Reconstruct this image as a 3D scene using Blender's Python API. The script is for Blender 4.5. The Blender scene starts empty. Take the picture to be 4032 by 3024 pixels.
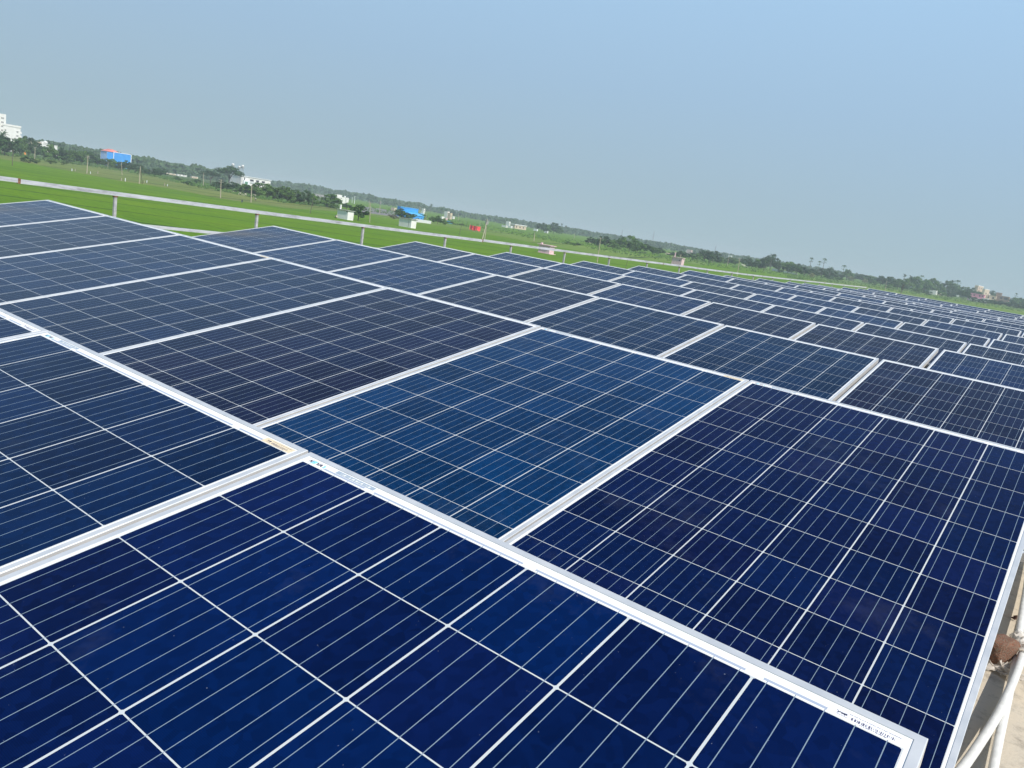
import bpy, bmesh, math, random
from mathutils import Vector, Matrix
PI = math.pi
S = bpy.context.scene
COL = S.collection
rnd = random.Random(7)

# ------------------------------------------------------------------ camera
H0 = 10.0                                   # eye height above the paddy fields
FPX = 3093.67
CR = Vector((0.787347, 0.597173, 0.1532))
CU = Vector((-0.243474, 0.072892, 0.967165))
CF = Vector((-0.566397, 0.798794, -0.202787))
cam_d = bpy.data.cameras.new('camera')
cam = bpy.data.objects.new('camera', cam_d)
COL.objects.link(cam)
cam.matrix_world = Matrix(((CR.x, CU.x, -CF.x, 0), (CR.y, CU.y, -CF.y, 0), (CR.z, CU.z, -CF.z, H0), (0, 0, 0, 1)))
cam_d.sensor_width = 36.0
cam_d.lens = FPX / 4032 * 36.0
cam_d.clip_start = 0.05
cam_d.clip_end = 30000
S.camera = cam

# ------------------------------------------------------------------ light
SUN_AZ, SUN_EL = 103.0, 47.0
w = bpy.data.worlds.new("World"); S.world = w; w.use_nodes = True
nt = w.node_tree
bg = nt.nodes['Background']
sky = nt.nodes.new('ShaderNodeTexSky')
sky.sky_type = 'NISHITA'; sky.sun_disc = False
sky.sun_elevation = math.radians(SUN_EL); sky.sun_rotation = math.radians(SUN_AZ)
sky.altitude = 0; sky.air_density = 1.0; sky.dust_density = 0.6; sky.ozone_density = 2.5
# hazy air low in the sky: below about 40 degrees the clear-sky model gives way to a pale blue-grey layer, a little brighter towards the sun
_tc = nt.nodes.new('ShaderNodeTexCoord'); _sp = nt.nodes.new('ShaderNodeSeparateXYZ'); nt.links.new(_tc.outputs['Generated'], _sp.inputs[0])
_rp = nt.nodes.new('ShaderNodeValToRGB'); _e = _rp.color_ramp.elements
_e[0].position = 0.0; _e[0].color = (.392, .530, .585, 1); _e[1].position = .36; _e[1].color = (.410, .640, .900, 1)
for _p, _c in ((.07, (.382, .528, .635, 1)), (.17, (.375, .550, .735, 1)), (.27, (.390, .595, .825, 1))):
    _x = _e.new(_p); _x.color = _c
nt.links.new(_sp.outputs[2], _rp.inputs[0])
_mr = nt.nodes.new('ShaderNodeMapRange'); _mr.interpolation_type = 'SMOOTHSTEP'
_mr.inputs[1].default_value = .30; _mr.inputs[2].default_value = .70; _mr.inputs[3].default_value = 1.0; _mr.inputs[4].default_value = 0.0
nt.links.new(_sp.outputs[2], _mr.inputs[0])
_dt = nt.nodes.new('ShaderNodeVectorMath'); _dt.operation = 'DOT_PRODUCT'; nt.links.new(_tc.outputs['Generated'], _dt.inputs[0])
_dt.inputs[1].default_value = (math.sin(math.radians(SUN_AZ)), math.cos(math.radians(SUN_AZ)), 0)
_g = nt.nodes.new('ShaderNodeMath'); _g.operation = 'MULTIPLY_ADD'; nt.links.new(_dt.outputs['Value'], _g.inputs[0]); _g.inputs[1].default_value = .07; _g.inputs[2].default_value = 1.03
_sc = nt.nodes.new('ShaderNodeVectorMath'); _sc.operation = 'SCALE'; nt.links.new(_rp.outputs[0], _sc.inputs[0]); nt.links.new(_g.outputs[0], _sc.inputs[3])
_sk = nt.nodes.new('ShaderNodeVectorMath'); _sk.operation = 'SCALE'; nt.links.new(sky.outputs[0], _sk.inputs[0]); _sk.inputs[3].default_value = 0.15
_mx = nt.nodes.new('ShaderNodeMix'); _mx.data_type = 'RGBA'
nt.links.new(_mr.outputs[0], _mx.inputs[0]); nt.links.new(_sk.outputs[0], _mx.inputs[6]); nt.links.new(_sc.outputs[0], _mx.inputs[7])
nt.links.new(_mx.outputs[2], bg.inputs[0]); bg.inputs[1].default_value = 1.0
sd = bpy.data.lights.new('sun', 'SUN'); sd.energy = 5.0; sd.angle = math.radians(0.5); sd.color = (1.0, 0.95, 0.87)
sun = bpy.data.objects.new('sun', sd); COL.objects.link(sun)
az, el = math.radians(SUN_AZ), math.radians(SUN_EL)
SD = Vector((math.sin(az) * math.cos(el), math.cos(az) * math.cos(el), math.sin(el)))
sun.rotation_euler = SD.to_track_quat('Z', 'Y').to_euler()
S.view_settings.view_transform = 'Standard'; S.view_settings.look = 'None'
S.view_settings.exposure = 0.0; S.view_settings.gamma = 1.0

# ------------------------------------------------------------------ helpers
def prop(o, label=None, cat=None, group=None, kind=None):
    if label: o['label'] = label
    if cat: o['category'] = cat
    if group: o['group'] = group
    if kind: o['kind'] = kind
    return o

def empty(name, loc=(0, 0, 0), rotz=0.0):
    o = bpy.data.objects.new(name, None); COL.objects.link(o)
    o.location = loc; o.rotation_euler = (0, 0, rotz); o.empty_display_size = 0.2
    return o

class MB:
    def __init__(s): s.v = []; s.f = []; s.m = []
    def quad(s, pts, m=0):
        n = len(s.v); s.v += [tuple(p) for p in pts]; s.f.append(tuple(range(n, n + len(pts)))); s.m.append(m)
    def box(s, x0, x1, y0, y1, z0, z1, m=0):
        n = len(s.v)
        s.v += [(x0,y0,z0),(x1,y0,z0),(x1,y1,z0),(x0,y1,z0),(x0,y0,z1),(x1,y0,z1),(x1,y1,z1),(x0,y1,z1)]
        for f in ((0,3,2,1),(4,5,6,7),(0,1,5,4),(1,2,6,5),(2,3,7,6),(3,0,4,7)):
            s.f.append(tuple(n + i for i in f)); s.m.append(m)
    def prism(s, poly, z0, z1, m=0):        # poly in xy, ccw
        n = len(s.v); k = len(poly)
        s.v += [(p[0], p[1], z0) for p in poly] + [(p[0], p[1], z1) for p in poly]
        s.f.append(tuple(n + i for i in reversed(range(k)))); s.m.append(m)
        s.f.append(tuple(n + k + i for i in range(k))); s.m.append(m)
        for i in range(k):
            j = (i + 1) % k
            s.f.append((n + i, n + j, n + k + j, n + k + i)); s.m.append(m)
    def tube(s, pts, rad, seg=8, m=0, cap=True):
        pts = [Vector(p) for p in pts]
        if not hasattr(rad, '__len__'): rad = [rad] * len(pts)
        n0 = len(s.v); up = None
        for i, p in enumerate(pts):
            if i == 0: t = pts[1] - p
            elif i == len(pts) - 1: t = p - pts[i-1]
            else: t = pts[i+1] - pts[i-1]
            t.normalize()
            if up is None:
                up = Vector((0, 0, 1)) if abs(t.z) < .9 else Vector((1, 0, 0))
            a = t.cross(up).normalized(); up = a.cross(t).normalized()
            for k in range(seg):
                th = 2 * PI * k / seg
                s.v.append(tuple(p + a * (rad[i] * math.cos(th)) + up * (rad[i] * math.sin(th))))
        for i in range(len(pts) - 1):
            for k in range(seg):
                k2 = (k + 1) % seg; b = n0 + i * seg; c = b + seg
                s.f.append((b + k, b + k2, c + k2, c + k)); s.m.append(m)
        if cap:
            s.f.append(tuple(n0 + k for k in reversed(range(seg)))); s.m.append(m)
            e = n0 + (len(pts) - 1) * seg
            s.f.append(tuple(e + k for k in range(seg))); s.m.append(m)
    def build(s, name, mats, parent=None, smooth=False, loc=None):
        me = bpy.data.meshes.new(name); me.from_pydata(s.v, [], s.f)
        if not isinstance(mats, (list, tuple)): mats = [mats]
        for mt in mats: me.materials.append(mt)
        if len(mats) > 1: me.polygons.foreach_set('material_index', s.m)
        if smooth: me.polygons.foreach_set('use_smooth', [True] * len(me.polygons))
        me.update()
        o = bpy.data.objects.new(name, me); COL.objects.link(o)
        if parent: o.parent = parent
        if loc: o.location = loc
        return o

def copy_tree(o, parent=None):
    c = o.copy(); COL.objects.link(c); c.parent = parent
    for ch in list(o.children): copy_tree(ch, c)
    return c

ORD = ['zeroth','first','second','third','fourth','fifth','sixth','seventh','eighth','ninth','tenth','eleventh','twelfth',
       'thirteenth','fourteenth','fifteenth','sixteenth','seventeenth','eighteenth','nineteenth','twentieth','twenty-first','twenty-second',
       'twenty-third','twenty-fourth','twenty-fifth','twenty-sixth','twenty-seventh','twenty-eighth','twenty-ninth','thirtieth']

# ---- places on the ground, from bearings measured in the photograph (4032 x 3024)
def ray(x, y):
    v = CF + CR * ((x - 2016) / FPX) - CU * ((y - 1512) / FPX)
    return v.normalized()
def hor(x):                                    # height of the true horizon in column x
    a = (x - 2016) / FPX
    return 1512 + FPX * (CF.z + CR.z * a) / CU.z
def ground(x, y, z=0.0):
    v = ray(x, y); t = (z - H0) / v.z
    return Vector((v.x * t, v.y * t, z))
def away(x, dist, y=None):
    v = ray(x, hor(x) if y is None else y); k = dist / math.hypot(v.x, v.y)
    return Vector((v.x * k, v.y * k, 0))
def ztop(x, y, P):
    v = ray(x, y); return H0 + v.z / math.hypot(v.x, v.y) * math.hypot(P.x, P.y)
def mpp(P):
    return (P.x * CF.x + P.y * CF.y + (P.z - H0) * CF.z) / FPX

# ------------------------------------------------------------------ materials
def mat(name, color, rough=.6, metal=0.0, noise=None, spec=.5, bump=0.0, alpha=None):
    """plain principled material; noise = (scale, colour2, detail)"""
    m = bpy.data.materials.new(name); m.use_nodes = True
    t = m.node_tree; b = t.nodes['Principled BSDF']
    b.inputs['Base Color'].default_value = (*color, 1); b.inputs['Roughness'].default_value = rough
    b.inputs['Metallic'].default_value = metal; b.inputs['Specular IOR Level'].default_value = spec
    if noise:
        tc = t.nodes.new('ShaderNodeTexCoord'); n = t.nodes.new('ShaderNodeTexNoise')
        n.inputs['Scale'].default_value = noise[0]; n.inputs['Detail'].default_value = noise[2] if len(noise) > 2 else 4
        t.links.new(tc.outputs['Object'], n.inputs['Vector'])
        r = t.nodes.new('ShaderNodeValToRGB'); r.color_ramp.elements[0].position = .38; r.color_ramp.elements[1].position = .66
        r.color_ramp.elements[0].color = (*color, 1); r.color_ramp.elements[1].color = (*noise[1], 1)
        t.links.new(n.outputs[0], r.inputs[0]); t.links.new(r.outputs[0], b.inputs['Base Color'])
        if bump:
            bp = t.nodes.new('ShaderNodeBump'); bp.inputs['Strength'].default_value = bump; bp.inputs['Distance'].default_value = .01
            t.links.new(n.outputs[0], bp.inputs['Height']); t.links.new(bp.outputs[0], b.inputs['Normal'])
    return m

class G:                                       # tiny node-graph helper
    def __init__(s, t): s.t = t
    def val(s, v):
        n = s.t.nodes.new('ShaderNodeValue'); n.outputs[0].default_value = v; return n.outputs[0]
    def m(s, op, a, b=None, c=None):
        n = s.t.nodes.new('ShaderNodeMath'); n.operation = op
        for i, x in enumerate((a, b, c)):
            if x is None: continue
            if isinstance(x, (int, float)): n.inputs[i].default_value = x
            else: s.t.links.new(x, n.inputs[i])
        return n.outputs[0]
    def mix(s, f, a, b):
        n = s.t.nodes.new('ShaderNodeMix'); n.data_type = 'RGBA'
        for k, x in ((0, f), (6, a), (7, b)):
            if isinstance(x, (int, float)): n.inputs[k].default_value = x
            elif isinstance(x, tuple): n.inputs[k].default_value = (*x, 1)
            else: s.t.links.new(x, n.inputs[k])
        return n.outputs[2]

CUW, CVW, V0 = 0.1598, 0.1591, 0.0303          # cell pitches and the first row line
def cell_material(name, stain=False):
    m = bpy.data.materials.new(name); m.use_nodes = True
    t = m.node_tree; g = G(t); b = t.nodes['Principled BSDF']
    tc = t.nodes.new('ShaderNodeTexCoord'); sp = t.nodes.new('ShaderNodeSeparateXYZ')
    t.links.new(tc.outputs['Object'], sp.inputs[0])
    u = sp.outputs[0]; v = g.m('MULTIPLY', sp.outputs[1], -1.0)
    kx = g.m('ADD', g.m('DIVIDE', g.m('SUBTRACT', u, 0.496), CUW), 3.0)
    ky = g.m('DIVIDE', g.m('SUBTRACT', v, V0), CVW)
    fx = g.m('FRACT', kx); fy = g.m('FRACT', ky)
    ax = g.m('ABSOLUTE', g.m('SUBTRACT', fx, .5)); ay = g.m('ABSOLUTE', g.m('SUBTRACT', fy, .5))
    gx, gy = .5 - .0016 / CUW, .5 - .00095 / CVW
    incell = g.m('MULTIPLY', g.m('LESS_THAN', ax, gx), g.m('LESS_THAN', ay, gy))
    # slightly clipped cell corners
    incell = g.m('MULTIPLY', incell, g.m('LESS_THAN', g.m('ADD', ax, ay), gx + gy - .012))
    inx = g.m('LESS_THAN', g.m('ABSOLUTE', g.m('SUBTRACT', kx, 3.0)), 3.0)
    iny = g.m('LESS_THAN', g.m('ABSOLUTE', g.m('SUBTRACT', ky, 6.0)), 6.0)
    incell = g.m('MULTIPLY', incell, g.m('MULTIPLY', inx, iny))
    bus = g.m('LESS_THAN', g.m('ABSOLUTE', g.m('SUBTRACT', g.m('FRACT', g.m('MULTIPLY', fx, 5.0)), .5)), .0165)
    bus = g.m('MULTIPLY', bus, g.m('MULTIPLY', inx, g.m('LESS_THAN', g.m('ABSOLUTE', g.m('SUBTRACT', ky, 6.0)), 6.04)))
    # per-cell variation
    cb = t.nodes.new('ShaderNodeCombineXYZ')
    t.links.new(g.m('FLOOR', kx), cb.inputs[0]); t.links.new(g.m('FLOOR', ky), cb.inputs[1])
    oi = t.nodes.new('ShaderNodeObjectInfo'); t.links.new(g.m('MULTIPLY', oi.outputs['Random'], 91.7), cb.inputs[2])
    wn = t.nodes.new('ShaderNodeTexWhiteNoise'); wn.noise_dimensions = '3D'; t.links.new(cb.outputs[0], wn.inputs['Vector'])
    sc = t.nodes.new('ShaderNodeSeparateColor'); t.links.new(wn.outputs['Color'], sc.inputs[0])
    # crystal mottling inside a cell
    vo = t.nodes.new('ShaderNodeTexVoronoi'); vo.inputs['Scale'].default_value = 75
    t.links.new(tc.outputs['Object'], vo.inputs['Vector'])
    sv = t.nodes.new('ShaderNodeSeparateColor'); t.links.new(vo.outputs['Color'], sv.inputs[0])
    no = t.nodes.new('ShaderNodeTexNoise'); no.inputs['Scale'].default_value = 7; no.inputs['Detail'].default_value = 5
    t.links.new(tc.outputs['Object'], no.inputs['Vector'])
    alt = g.mix(sc.outputs[0], (.0034, .0050, .026), (.0006, .0120, .052))
    base = g.mix(.30, oi.outputs['Color'], alt)
    br = g.m('ADD', .56, g.m('ADD', g.m('MULTIPLY', sc.outputs[1], .42), g.m('ADD', g.m('MULTIPLY', sv.outputs[0], .34), g.m('MULTIPLY', no.outputs[0], .34))))
    # fine contact fingers, crossing the busbars
    fin = g.m('SINE', g.m('MULTIPLY', v, 2 * PI / .0021))
    br = g.m('ADD', br, g.m('MULTIPLY', fin, .10))
    mu = t.nodes.new('ShaderNodeVectorMath'); mu.operation = 'SCALE'
    t.links.new(base, mu.inputs[0]); t.links.new(br, mu.inputs[3])
    ingrid = g.m('MULTIPLY', inx, iny)
    col = g.mix(incell, g.mix(ingrid, (.78, .78, .76), (.52, .55, .55)), mu.outputs[0])
    silver = g.mix(incell, (.24, .28, .33), (.20, .27, .33))
    col = g.mix(bus, col, silver)
    # cross ribbons in the top margin, in four pieces
    rv = g.m('LESS_THAN', g.m('ABSOLUTE', g.m('SUBTRACT', v, .0252)), .0021)
    ru = g.m('LESS_THAN', g.m('ABSOLUTE', g.m('SUBTRACT', g.m('FRACT', g.m('MULTIPLY', g.m('ADD', kx, 1.0), .5)), .5)), .466)
    rr = g.m('LESS_THAN', g.m('ABSOLUTE', g.m('SUBTRACT', kx, 3.0)), 2.69)
    rib = g.m('MULTIPLY', rv, g.m('MULTIPLY', ru, rr))
    col = g.mix(rib, col, (.36, .41, .50))
    # dust: specks and soft smears
    n2 = t.nodes.new('ShaderNodeTexNoise'); n2.inputs['Scale'].default_value = 260; n2.inputs['Detail'].default_value = 1
    t.links.new(tc.outputs['Object'], n2.inputs['Vector'])
    n3 = t.nodes.new('ShaderNodeTexNoise'); n3.inputs['Scale'].default_value = 3.2; n3.inputs['Detail'].default_value = 7; n3.inputs['Roughness'].default_value = .72
    cv = t.nodes.new('ShaderNodeVectorMath'); cv.operation = 'ADD'
    t.links.new(tc.outputs['Object'], cv.inputs[0]); t.links.new(oi.outputs['Location'], cv.inputs[1])
    t.links.new(cv.outputs[0], n3.inputs['Vector'])
    speck = g.m('MULTIPLY', g.m('GREATER_THAN', n2.outputs[0], .815), .40)
    smear = g.m('MULTIPLY', g.m('MAXIMUM', g.m('SUBTRACT', n3.outputs[0], .56), 0), .24)
    col = g.mix(g.m('MINIMUM', g.m('ADD', speck, smear), .5), col, (.30, .34, .42))
    if stain:
        d1 = g.m('MAXIMUM', g.m('SUBTRACT', 1.0, g.m('MULTIPLY', g.m('ABSOLUTE', g.m('SUBTRACT', g.m('ADD', v, g.m('MULTIPLY', u, .55)), .62)), 3.4)), 0)
        d2 = g.m('MAXIMUM', g.m('SUBTRACT', 1.0, g.m('MULTIPLY', u, 1.5)), 0)
        sn = g.m('MULTIPLY', g.m('MULTIPLY', d1, d2), g.m('MULTIPLY', n3.outputs[0], 1.7))
        col = g.mix(g.m('MINIMUM', sn, .8), col, (.10, .075, .05))
    t.links.new(col, b.inputs['Base Color'])
    ro = g.m('ADD', .09, g.m('MULTIPLY', n3.outputs[0], .10))
    t.links.new(ro, b.inputs['Roughness'])
    b.inputs['Specular IOR Level'].default_value = .5
    b.inputs['IOR'].default_value = 1.14
    return m

M = {}
M['cells'] = cell_material('solar_cells_under_glass')
M['cells_stained'] = cell_material('solar_cells_with_brown_stain', True)
M['alu'] = mat('anodised_aluminium', (.50, .525, .545), .42, .2, (22, (.60, .615, .62), 8))
M['alu_side'] = mat('aluminium_frame_side', (.52, .515, .505), .42, .3, (10, (.62, .61, .59), 8))
M['steel'] = mat('galvanised_steel', (.33, .34, .35), .5, .6, (18, (.45, .46, .47), 4))
M['ink'] = mat('dark_print', (.05, .05, .09), .5)
M['cyan'] = mat('cyan_print', (.16, .60, .82), .5)
M['sticker'] = mat('white_sticker', (.82, .82, .83), .45)
M['sticker_old'] = mat('yellowed_sticker', (.74, .62, .42), .5)
M['greylabel'] = mat('grey_blue_strip', (.33, .40, .47), .5)
M['offwhite'] = mat('faded_print', (.72, .72, .66), .5)
M['greyink'] = mat('grey_print', (.10, .10, .16), .5)

def rail_material():
    m = bpy.data.materials.new('weathered_silver_paint'); m.use_nodes = True
    t = m.node_tree; g = G(t); b = t.nodes['Principled BSDF']
    tc = t.nodes.new('ShaderNodeTexCoord')
    mp = t.nodes.new('ShaderNodeMapping'); mp.inputs['Scale'].default_value = (7, 2.2, 12)
    t.links.new(tc.outputs['Object'], mp.inputs[0])
    n = t.nodes.new('ShaderNodeTexNoise'); n.inputs['Scale'].default_value = 2.4; n.inputs['Detail'].default_value = 8; n.inputs['Roughness'].default_value = .7
    t.links.new(mp.outputs[0], n.inputs['Vector'])
    r = t.nodes.new('ShaderNodeValToRGB')
    e = r.color_ramp.elements; e[0].position = .30; e[0].color = (.27, .27, .275, 1); e[1].position = .48; e[1].color = (.52, .535, .55, 1)
    e2 = e.new(.74); e2.color = (.68, .70, .72, 1)
    t.links.new(n.outputs[0], r.inputs[0])
    n2 = t.nodes.new('ShaderNodeTexNoise'); n2.inputs['Scale'].default_value = .9; n2.inputs['Detail'].default_value = 7
    t.links.new(tc.outputs['Object'], n2.inputs['Vector'])
    f = g.m('MINIMUM', g.m('MULTIPLY', g.m('MAXIMUM', g.m('SUBTRACT', n2.outputs[0], .63), 0), 5.0), .6)
    t.links.new(g.mix(f, r.outputs[0], (.36, .24, .20)), b.inputs['Base Color'])
    b.inputs['Roughness'].default_value = .45; b.inputs['Metallic'].default_value = .2
    return m
M['rail'] = rail_material()
M['rust'] = mat('rusty_steel', (.13, .055, .03), .85, 0, (60, (.30, .17, .10), 5), bump=.4)
M['post'] = mat('dull_grey_paint', (.36, .36, .36), .55, .05, (26, (.52, .51, .50), 6))

def concrete_material():
    m = bpy.data.materials.new('weathered_roof_concrete'); m.use_nodes = True
    t = m.node_tree; g = G(t); b = t.nodes['Principled BSDF']
    tc = t.nodes.new('ShaderNodeTexCoord')
    def noise(scale, det, rough=.6):
        n = t.nodes.new('ShaderNodeTexNoise'); n.inputs['Scale'].default_value = scale; n.inputs['Detail'].default_value = det
        n.inputs['Roughness'].default_value = rough; t.links.new(tc.outputs['Object'], n.inputs['Vector']); return n.outputs[0]
    a, c, d = noise(1.6, 8, .7), noise(14, 8, .75), noise(120, 4)
    col = g.mix(g.m('MULTIPLY', g.m('SUBTRACT', a, .32), 2.6), (.54, .455, .34), (.47, .43, .355))
    col = g.mix(g.m('MAXIMUM', g.m('MULTIPLY', g.m('SUBTRACT', c, .50), 4.0), 0), col, (.20, .175, .14))
    col = g.mix(g.m('MULTIPLY', g.m('GREATER_THAN', d, .66), .35), col, (.52, .50, .45))
    col = g.mix(g.m('MINIMUM', g.m('MAXIMUM', g.m('MULTIPLY', g.m('SUBTRACT', noise(5, 9, .8), .60), 5.0), 0), .55), col, (.40, .17, .085))
    t.links.new(col, b.inputs['Base Color']); b.inputs['Roughness'].default_value = .9
    bp = t.nodes.new('ShaderNodeBump'); bp.inputs['Strength'].default_value = .55; bp.inputs['Distance'].default_value = .006
    t.links.new(g.m('ADD', c, g.m('MULTIPLY', d, .5)), bp.inputs['Height']); t.links.new(bp.outputs[0], b.inputs['Normal'])
    return m
M['concrete'] = concrete_material()
M['wallpaint'] = mat('stained_cream_wall', (.55, .52, .44), .85, 0, (1.2, (.42, .40, .35), 8))
M['pvc'] = mat('white_pvc', (.66, .655, .62), .5, 0, (25, (.56, .555, .52), 7), bump=.25)
M['brick'] = mat('broken_brick', (.23, .080, .040), .95, 0, (30, (.22, .18, .13), 9), bump=1.0)
M['leaf_dry'] = mat('dry_leaf', (.07, .03, .02), .8)

def plastic_material():
    m = bpy.data.materials.new('dusty_clear_film'); m.use_nodes = True
    t = m.node_tree; b = t.nodes['Principled BSDF']
    b.inputs['Base Color'].default_value = (.66, .60, .52, 1); b.inputs['Roughness'].default_value = .28
    b.inputs['Alpha'].default_value = .62
    return m
M['film'] = plastic_material()

def field_material(name, c1, c2, c3, plot=(26, 9000), bund=(.030, .070, .006), rot=-1.05, fine=.8, bw=.055):
    m = bpy.data.materials.new(name); m.use_nodes = True
    t = m.node_tree; g = G(t); b = t.nodes['Principled BSDF']
    tc = t.nodes.new('ShaderNodeTexCoord')
    mp = t.nodes.new('ShaderNodeMapping'); mp.inputs['Rotation'].default_value = (0, 0, rot)
    mp.inputs['Location'].default_value = (3100, 7, 0) if plot[1] > 1000 else (0, 0, 0)
    t.links.new(tc.outputs['Object'], mp.inputs[0])
    wob = t.nodes.new('ShaderNodeTexNoise'); wob.inputs['Scale'].default_value = .03; wob.inputs['Detail'].default_value = 3
    t.links.new(tc.outputs['Object'], wob.inputs['Vector'])
    sc = t.nodes.new('ShaderNodeVectorMath'); sc.operation = 'SCALE'; sc.inputs[3].default_value = 5
    t.links.new(wob.outputs['Color'], sc.inputs[0])
    ad = t.nodes.new('ShaderNodeVectorMath'); t.links.new(mp.outputs[0], ad.inputs[0]); t.links.new(sc.outputs[0], ad.inputs[1])
    br = t.nodes.new('ShaderNodeTexBrick'); t.links.new(ad.outputs[0], br.inputs['Vector'])
    br.inputs['Color1'].default_value = (*c1, 1); br.inputs['Color2'].default_value = (*c2, 1); br.inputs['Mortar'].default_value = (*bund, 1)
    br.inputs['Scale'].default_value = 1.0; br.inputs['Brick Width'].default_value = plot[1]; br.inputs['Row Height'].default_value = plot[0]
    br.inputs['Mortar Size'].default_value = bw * plot[0]; br.inputs['Mortar Smooth'].default_value = .6; br.offset = 0.0 if plot[1] > 1000 else 0.5; br.inputs['Bias'].default_value = 0
    n1 = t.nodes.new('ShaderNodeTexNoise'); n1.inputs['Scale'].default_value = fine; n1.inputs['Detail'].default_value = 9; n1.inputs['Roughness'].default_value = .75
    n2 = t.nodes.new('ShaderNodeTexNoise'); n2.inputs['Scale'].default_value = .045; n2.inputs['Detail'].default_value = 6; n2.inputs['Roughness'].default_value = .6
    for n in (n1, n2): t.links.new(tc.outputs['Object'], n.inputs['Vector'])
    col = g.mix(g.m('MINIMUM', g.m('MAXIMUM', g.m('MULTIPLY', g.m('SUBTRACT', n2.outputs[0], .42), 3.2), 0), 1), br.outputs['Color'], c3)
    col = g.mix(.28, col, br.outputs['Color'])
    st_m = t.nodes.new('ShaderNodeMapping'); st_m.inputs['Scale'].default_value = (.035, .55, 1); st_m.inputs['Rotation'].default_value = (0, 0, rot - .55)
    t.links.new(tc.outputs['Object'], st_m.inputs[0])
    st_n = t.nodes.new('ShaderNodeTexNoise'); st_n.inputs['Scale'].default_value = 1.0; st_n.inputs['Detail'].default_value = 7; st_n.inputs['Roughness'].default_value = .7
    t.links.new(st_m.outputs[0], st_n.inputs['Vector'])
    col = g.mix(g.m('MINIMUM', g.m('MAXIMUM', g.m('MULTIPLY', g.m('SUBTRACT', st_n.outputs[0], .53), 5.0), 0), .75), col, tuple(q * .55 for q in c2))
    vm = t.nodes.new('ShaderNodeVectorMath'); vm.operation = 'SCALE'
    t.links.new(col, vm.inputs[0]); t.links.new(g.m('MAXIMUM', g.m('ADD', .18, g.m('MULTIPLY', n1.outputs[0], 1.64)), .25), vm.inputs[3])
    t.links.new(vm.outputs[0], b.inputs['Base Color'])
    b.inputs['Roughness'].default_value = .9; b.inputs['Specular IOR Level'].default_value = .15
    return m
M['paddy'] = field_material('paddy_field', (.104, .205, .002), (.080, .172, .003), (.135, .230, .002))
M['verge'] = field_material('rough_pasture', (.155, .200, .038), (.125, .180, .034), (.200, .195, .060), plot=(60, 140), rot=1.1, fine=.6)
M['verge2'] = field_material('yellow_green_pasture', (.145, .230, .028), (.120, .200, .026), (.185, .230, .045), plot=(50, 130), rot=1.2, fine=.6)
M['scrub'] = field_material('scrub_ground', (.06, .11, .025), (.075, .12, .03), (.10, .12, .045), plot=(80, 130), rot=.7, fine=.4)
M['ploughed'] = mat('grey_ploughed_soil', (.16, .15, .15), .95, 0, (.2, (.20, .19, .18), 6))
M['sand'] = mat('pale_sand', (.52, .47, .38), .95, 0, (.3, (.42, .37, .29), 6))

# ------------------------------------------------------------------ ground
def sheet(name, pts, z, m):
    b = MB(); b.quad([(p.x, p.y, z) for p in pts]); o = b.build(name, m)
    return prop(o, kind='structure')
b = MB()
cuts = [-7500, -4000, -2400, -1600, -1000, -600, -300, 0, 300, 600, 1000, 1600, 2400, 4000, 7500]
for x0, x1 in zip(cuts[:-1], cuts[1:]):
    for y0, y1 in zip(cuts[:-1], cuts[1:]): b.quad([(x0, y0, 0), (x1, y0, 0), (x1, y1, 0), (x0, y1, 0)])
prop(b.build('field', M['paddy']), kind='structure')
def strip(name, top, bot, z, m):
    tp = [ground(x_, max(y_, hor(x_) + 12)) for x_, y_ in top]; bt = [ground(x_, max(y_, hor(x_) + 15)) for x_, y_ in bot]
    b = MB()
    n = len(tp)
    for i in range(n - 1):
        b.quad([(p.x, p.y, z) for p in (bt[i], bt[i+1], tp[i+1], tp[i])])
    return prop(b.build(name, m), kind='structure')
strip('pasture', [(-60,590),(148,622),(296,640),(478,668),(600,690),(760,725),(870,745),(1008,775),(1122,797),(1215,808),(1334,819)],
      [(-60,615),(148,649),(296,678),(478,714),(600,731),(760,760),(866,782),(1008,802),(1122,819),(1215,825),(1334,833)], .02, M['verge'])
strip('pasture', [(1440,838),(1512,846),(1590,864),(1690,872),(1740,880),(1860,893),(1960,910),(2175,950),(2300,967),(2400,984),(2520,1002),(2650,1016),(2780,1034)],
      [(1440,846),(1512,858),(1590,872),(1690,885),(1740,890),(1860,912),(1960,930),(2175,970),(2300,992),(2400,1007),(2520,1024),(2650,1034),(2780,1044)], .03, M['verge2'])
strip('pasture', [(3130,1084),(3229,1095),(3366,1107),(3528,1138),(3665,1156),(3813,1178),(4100,1226)],
      [(3130,1096),(3229,1112),(3366,1130),(3528,1156),(3665,1178),(3813,1200),(4100,1248)], .03, M['verge2'])
strip('scrubland', [(-80,556),(148,580),(296,603),(478,632),(600,652),(760,677),(870,694),(1008,716),(1122,734),(1215,749),(1334,768)],
      [(-80,590),(148,622),(296,640),(478,668),(600,690),(760,725),(870,745),(1008,775),(1122,797),(1215,808),(1334,819)], .012, M['scrub'])
strip('ploughed_field', [(1425,812),(1512,824),(1570,836)], [(1425,836),(1512,848),(1570,856)], .04, M['ploughed'])
strip('sand_track', [(2918,1038),(2932,1044),(2946,1053)], [(2919,1041),(2932,1049),(2946,1056)], .05, M['sand'])

# ------------------------------------------------------------------ our own roof
ROOF = H0 - 1.25
bld = empty('rooftop_building', (0, 0, 0))
prop(bld, 'flat concrete roof of the building that carries all the solar panels', 'building')
b = MB(); b.box(-8.12, 9.0, -5.0, 36.3, ROOF - .25, ROOF); b.build('roof_slab', M['concrete'], bld)
b = MB(); b.box(-7.9, 8.8, -4.8, 36.1, -.2, ROOF - .25); b.build('outer_wall', M['wallpaint'], bld)

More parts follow.
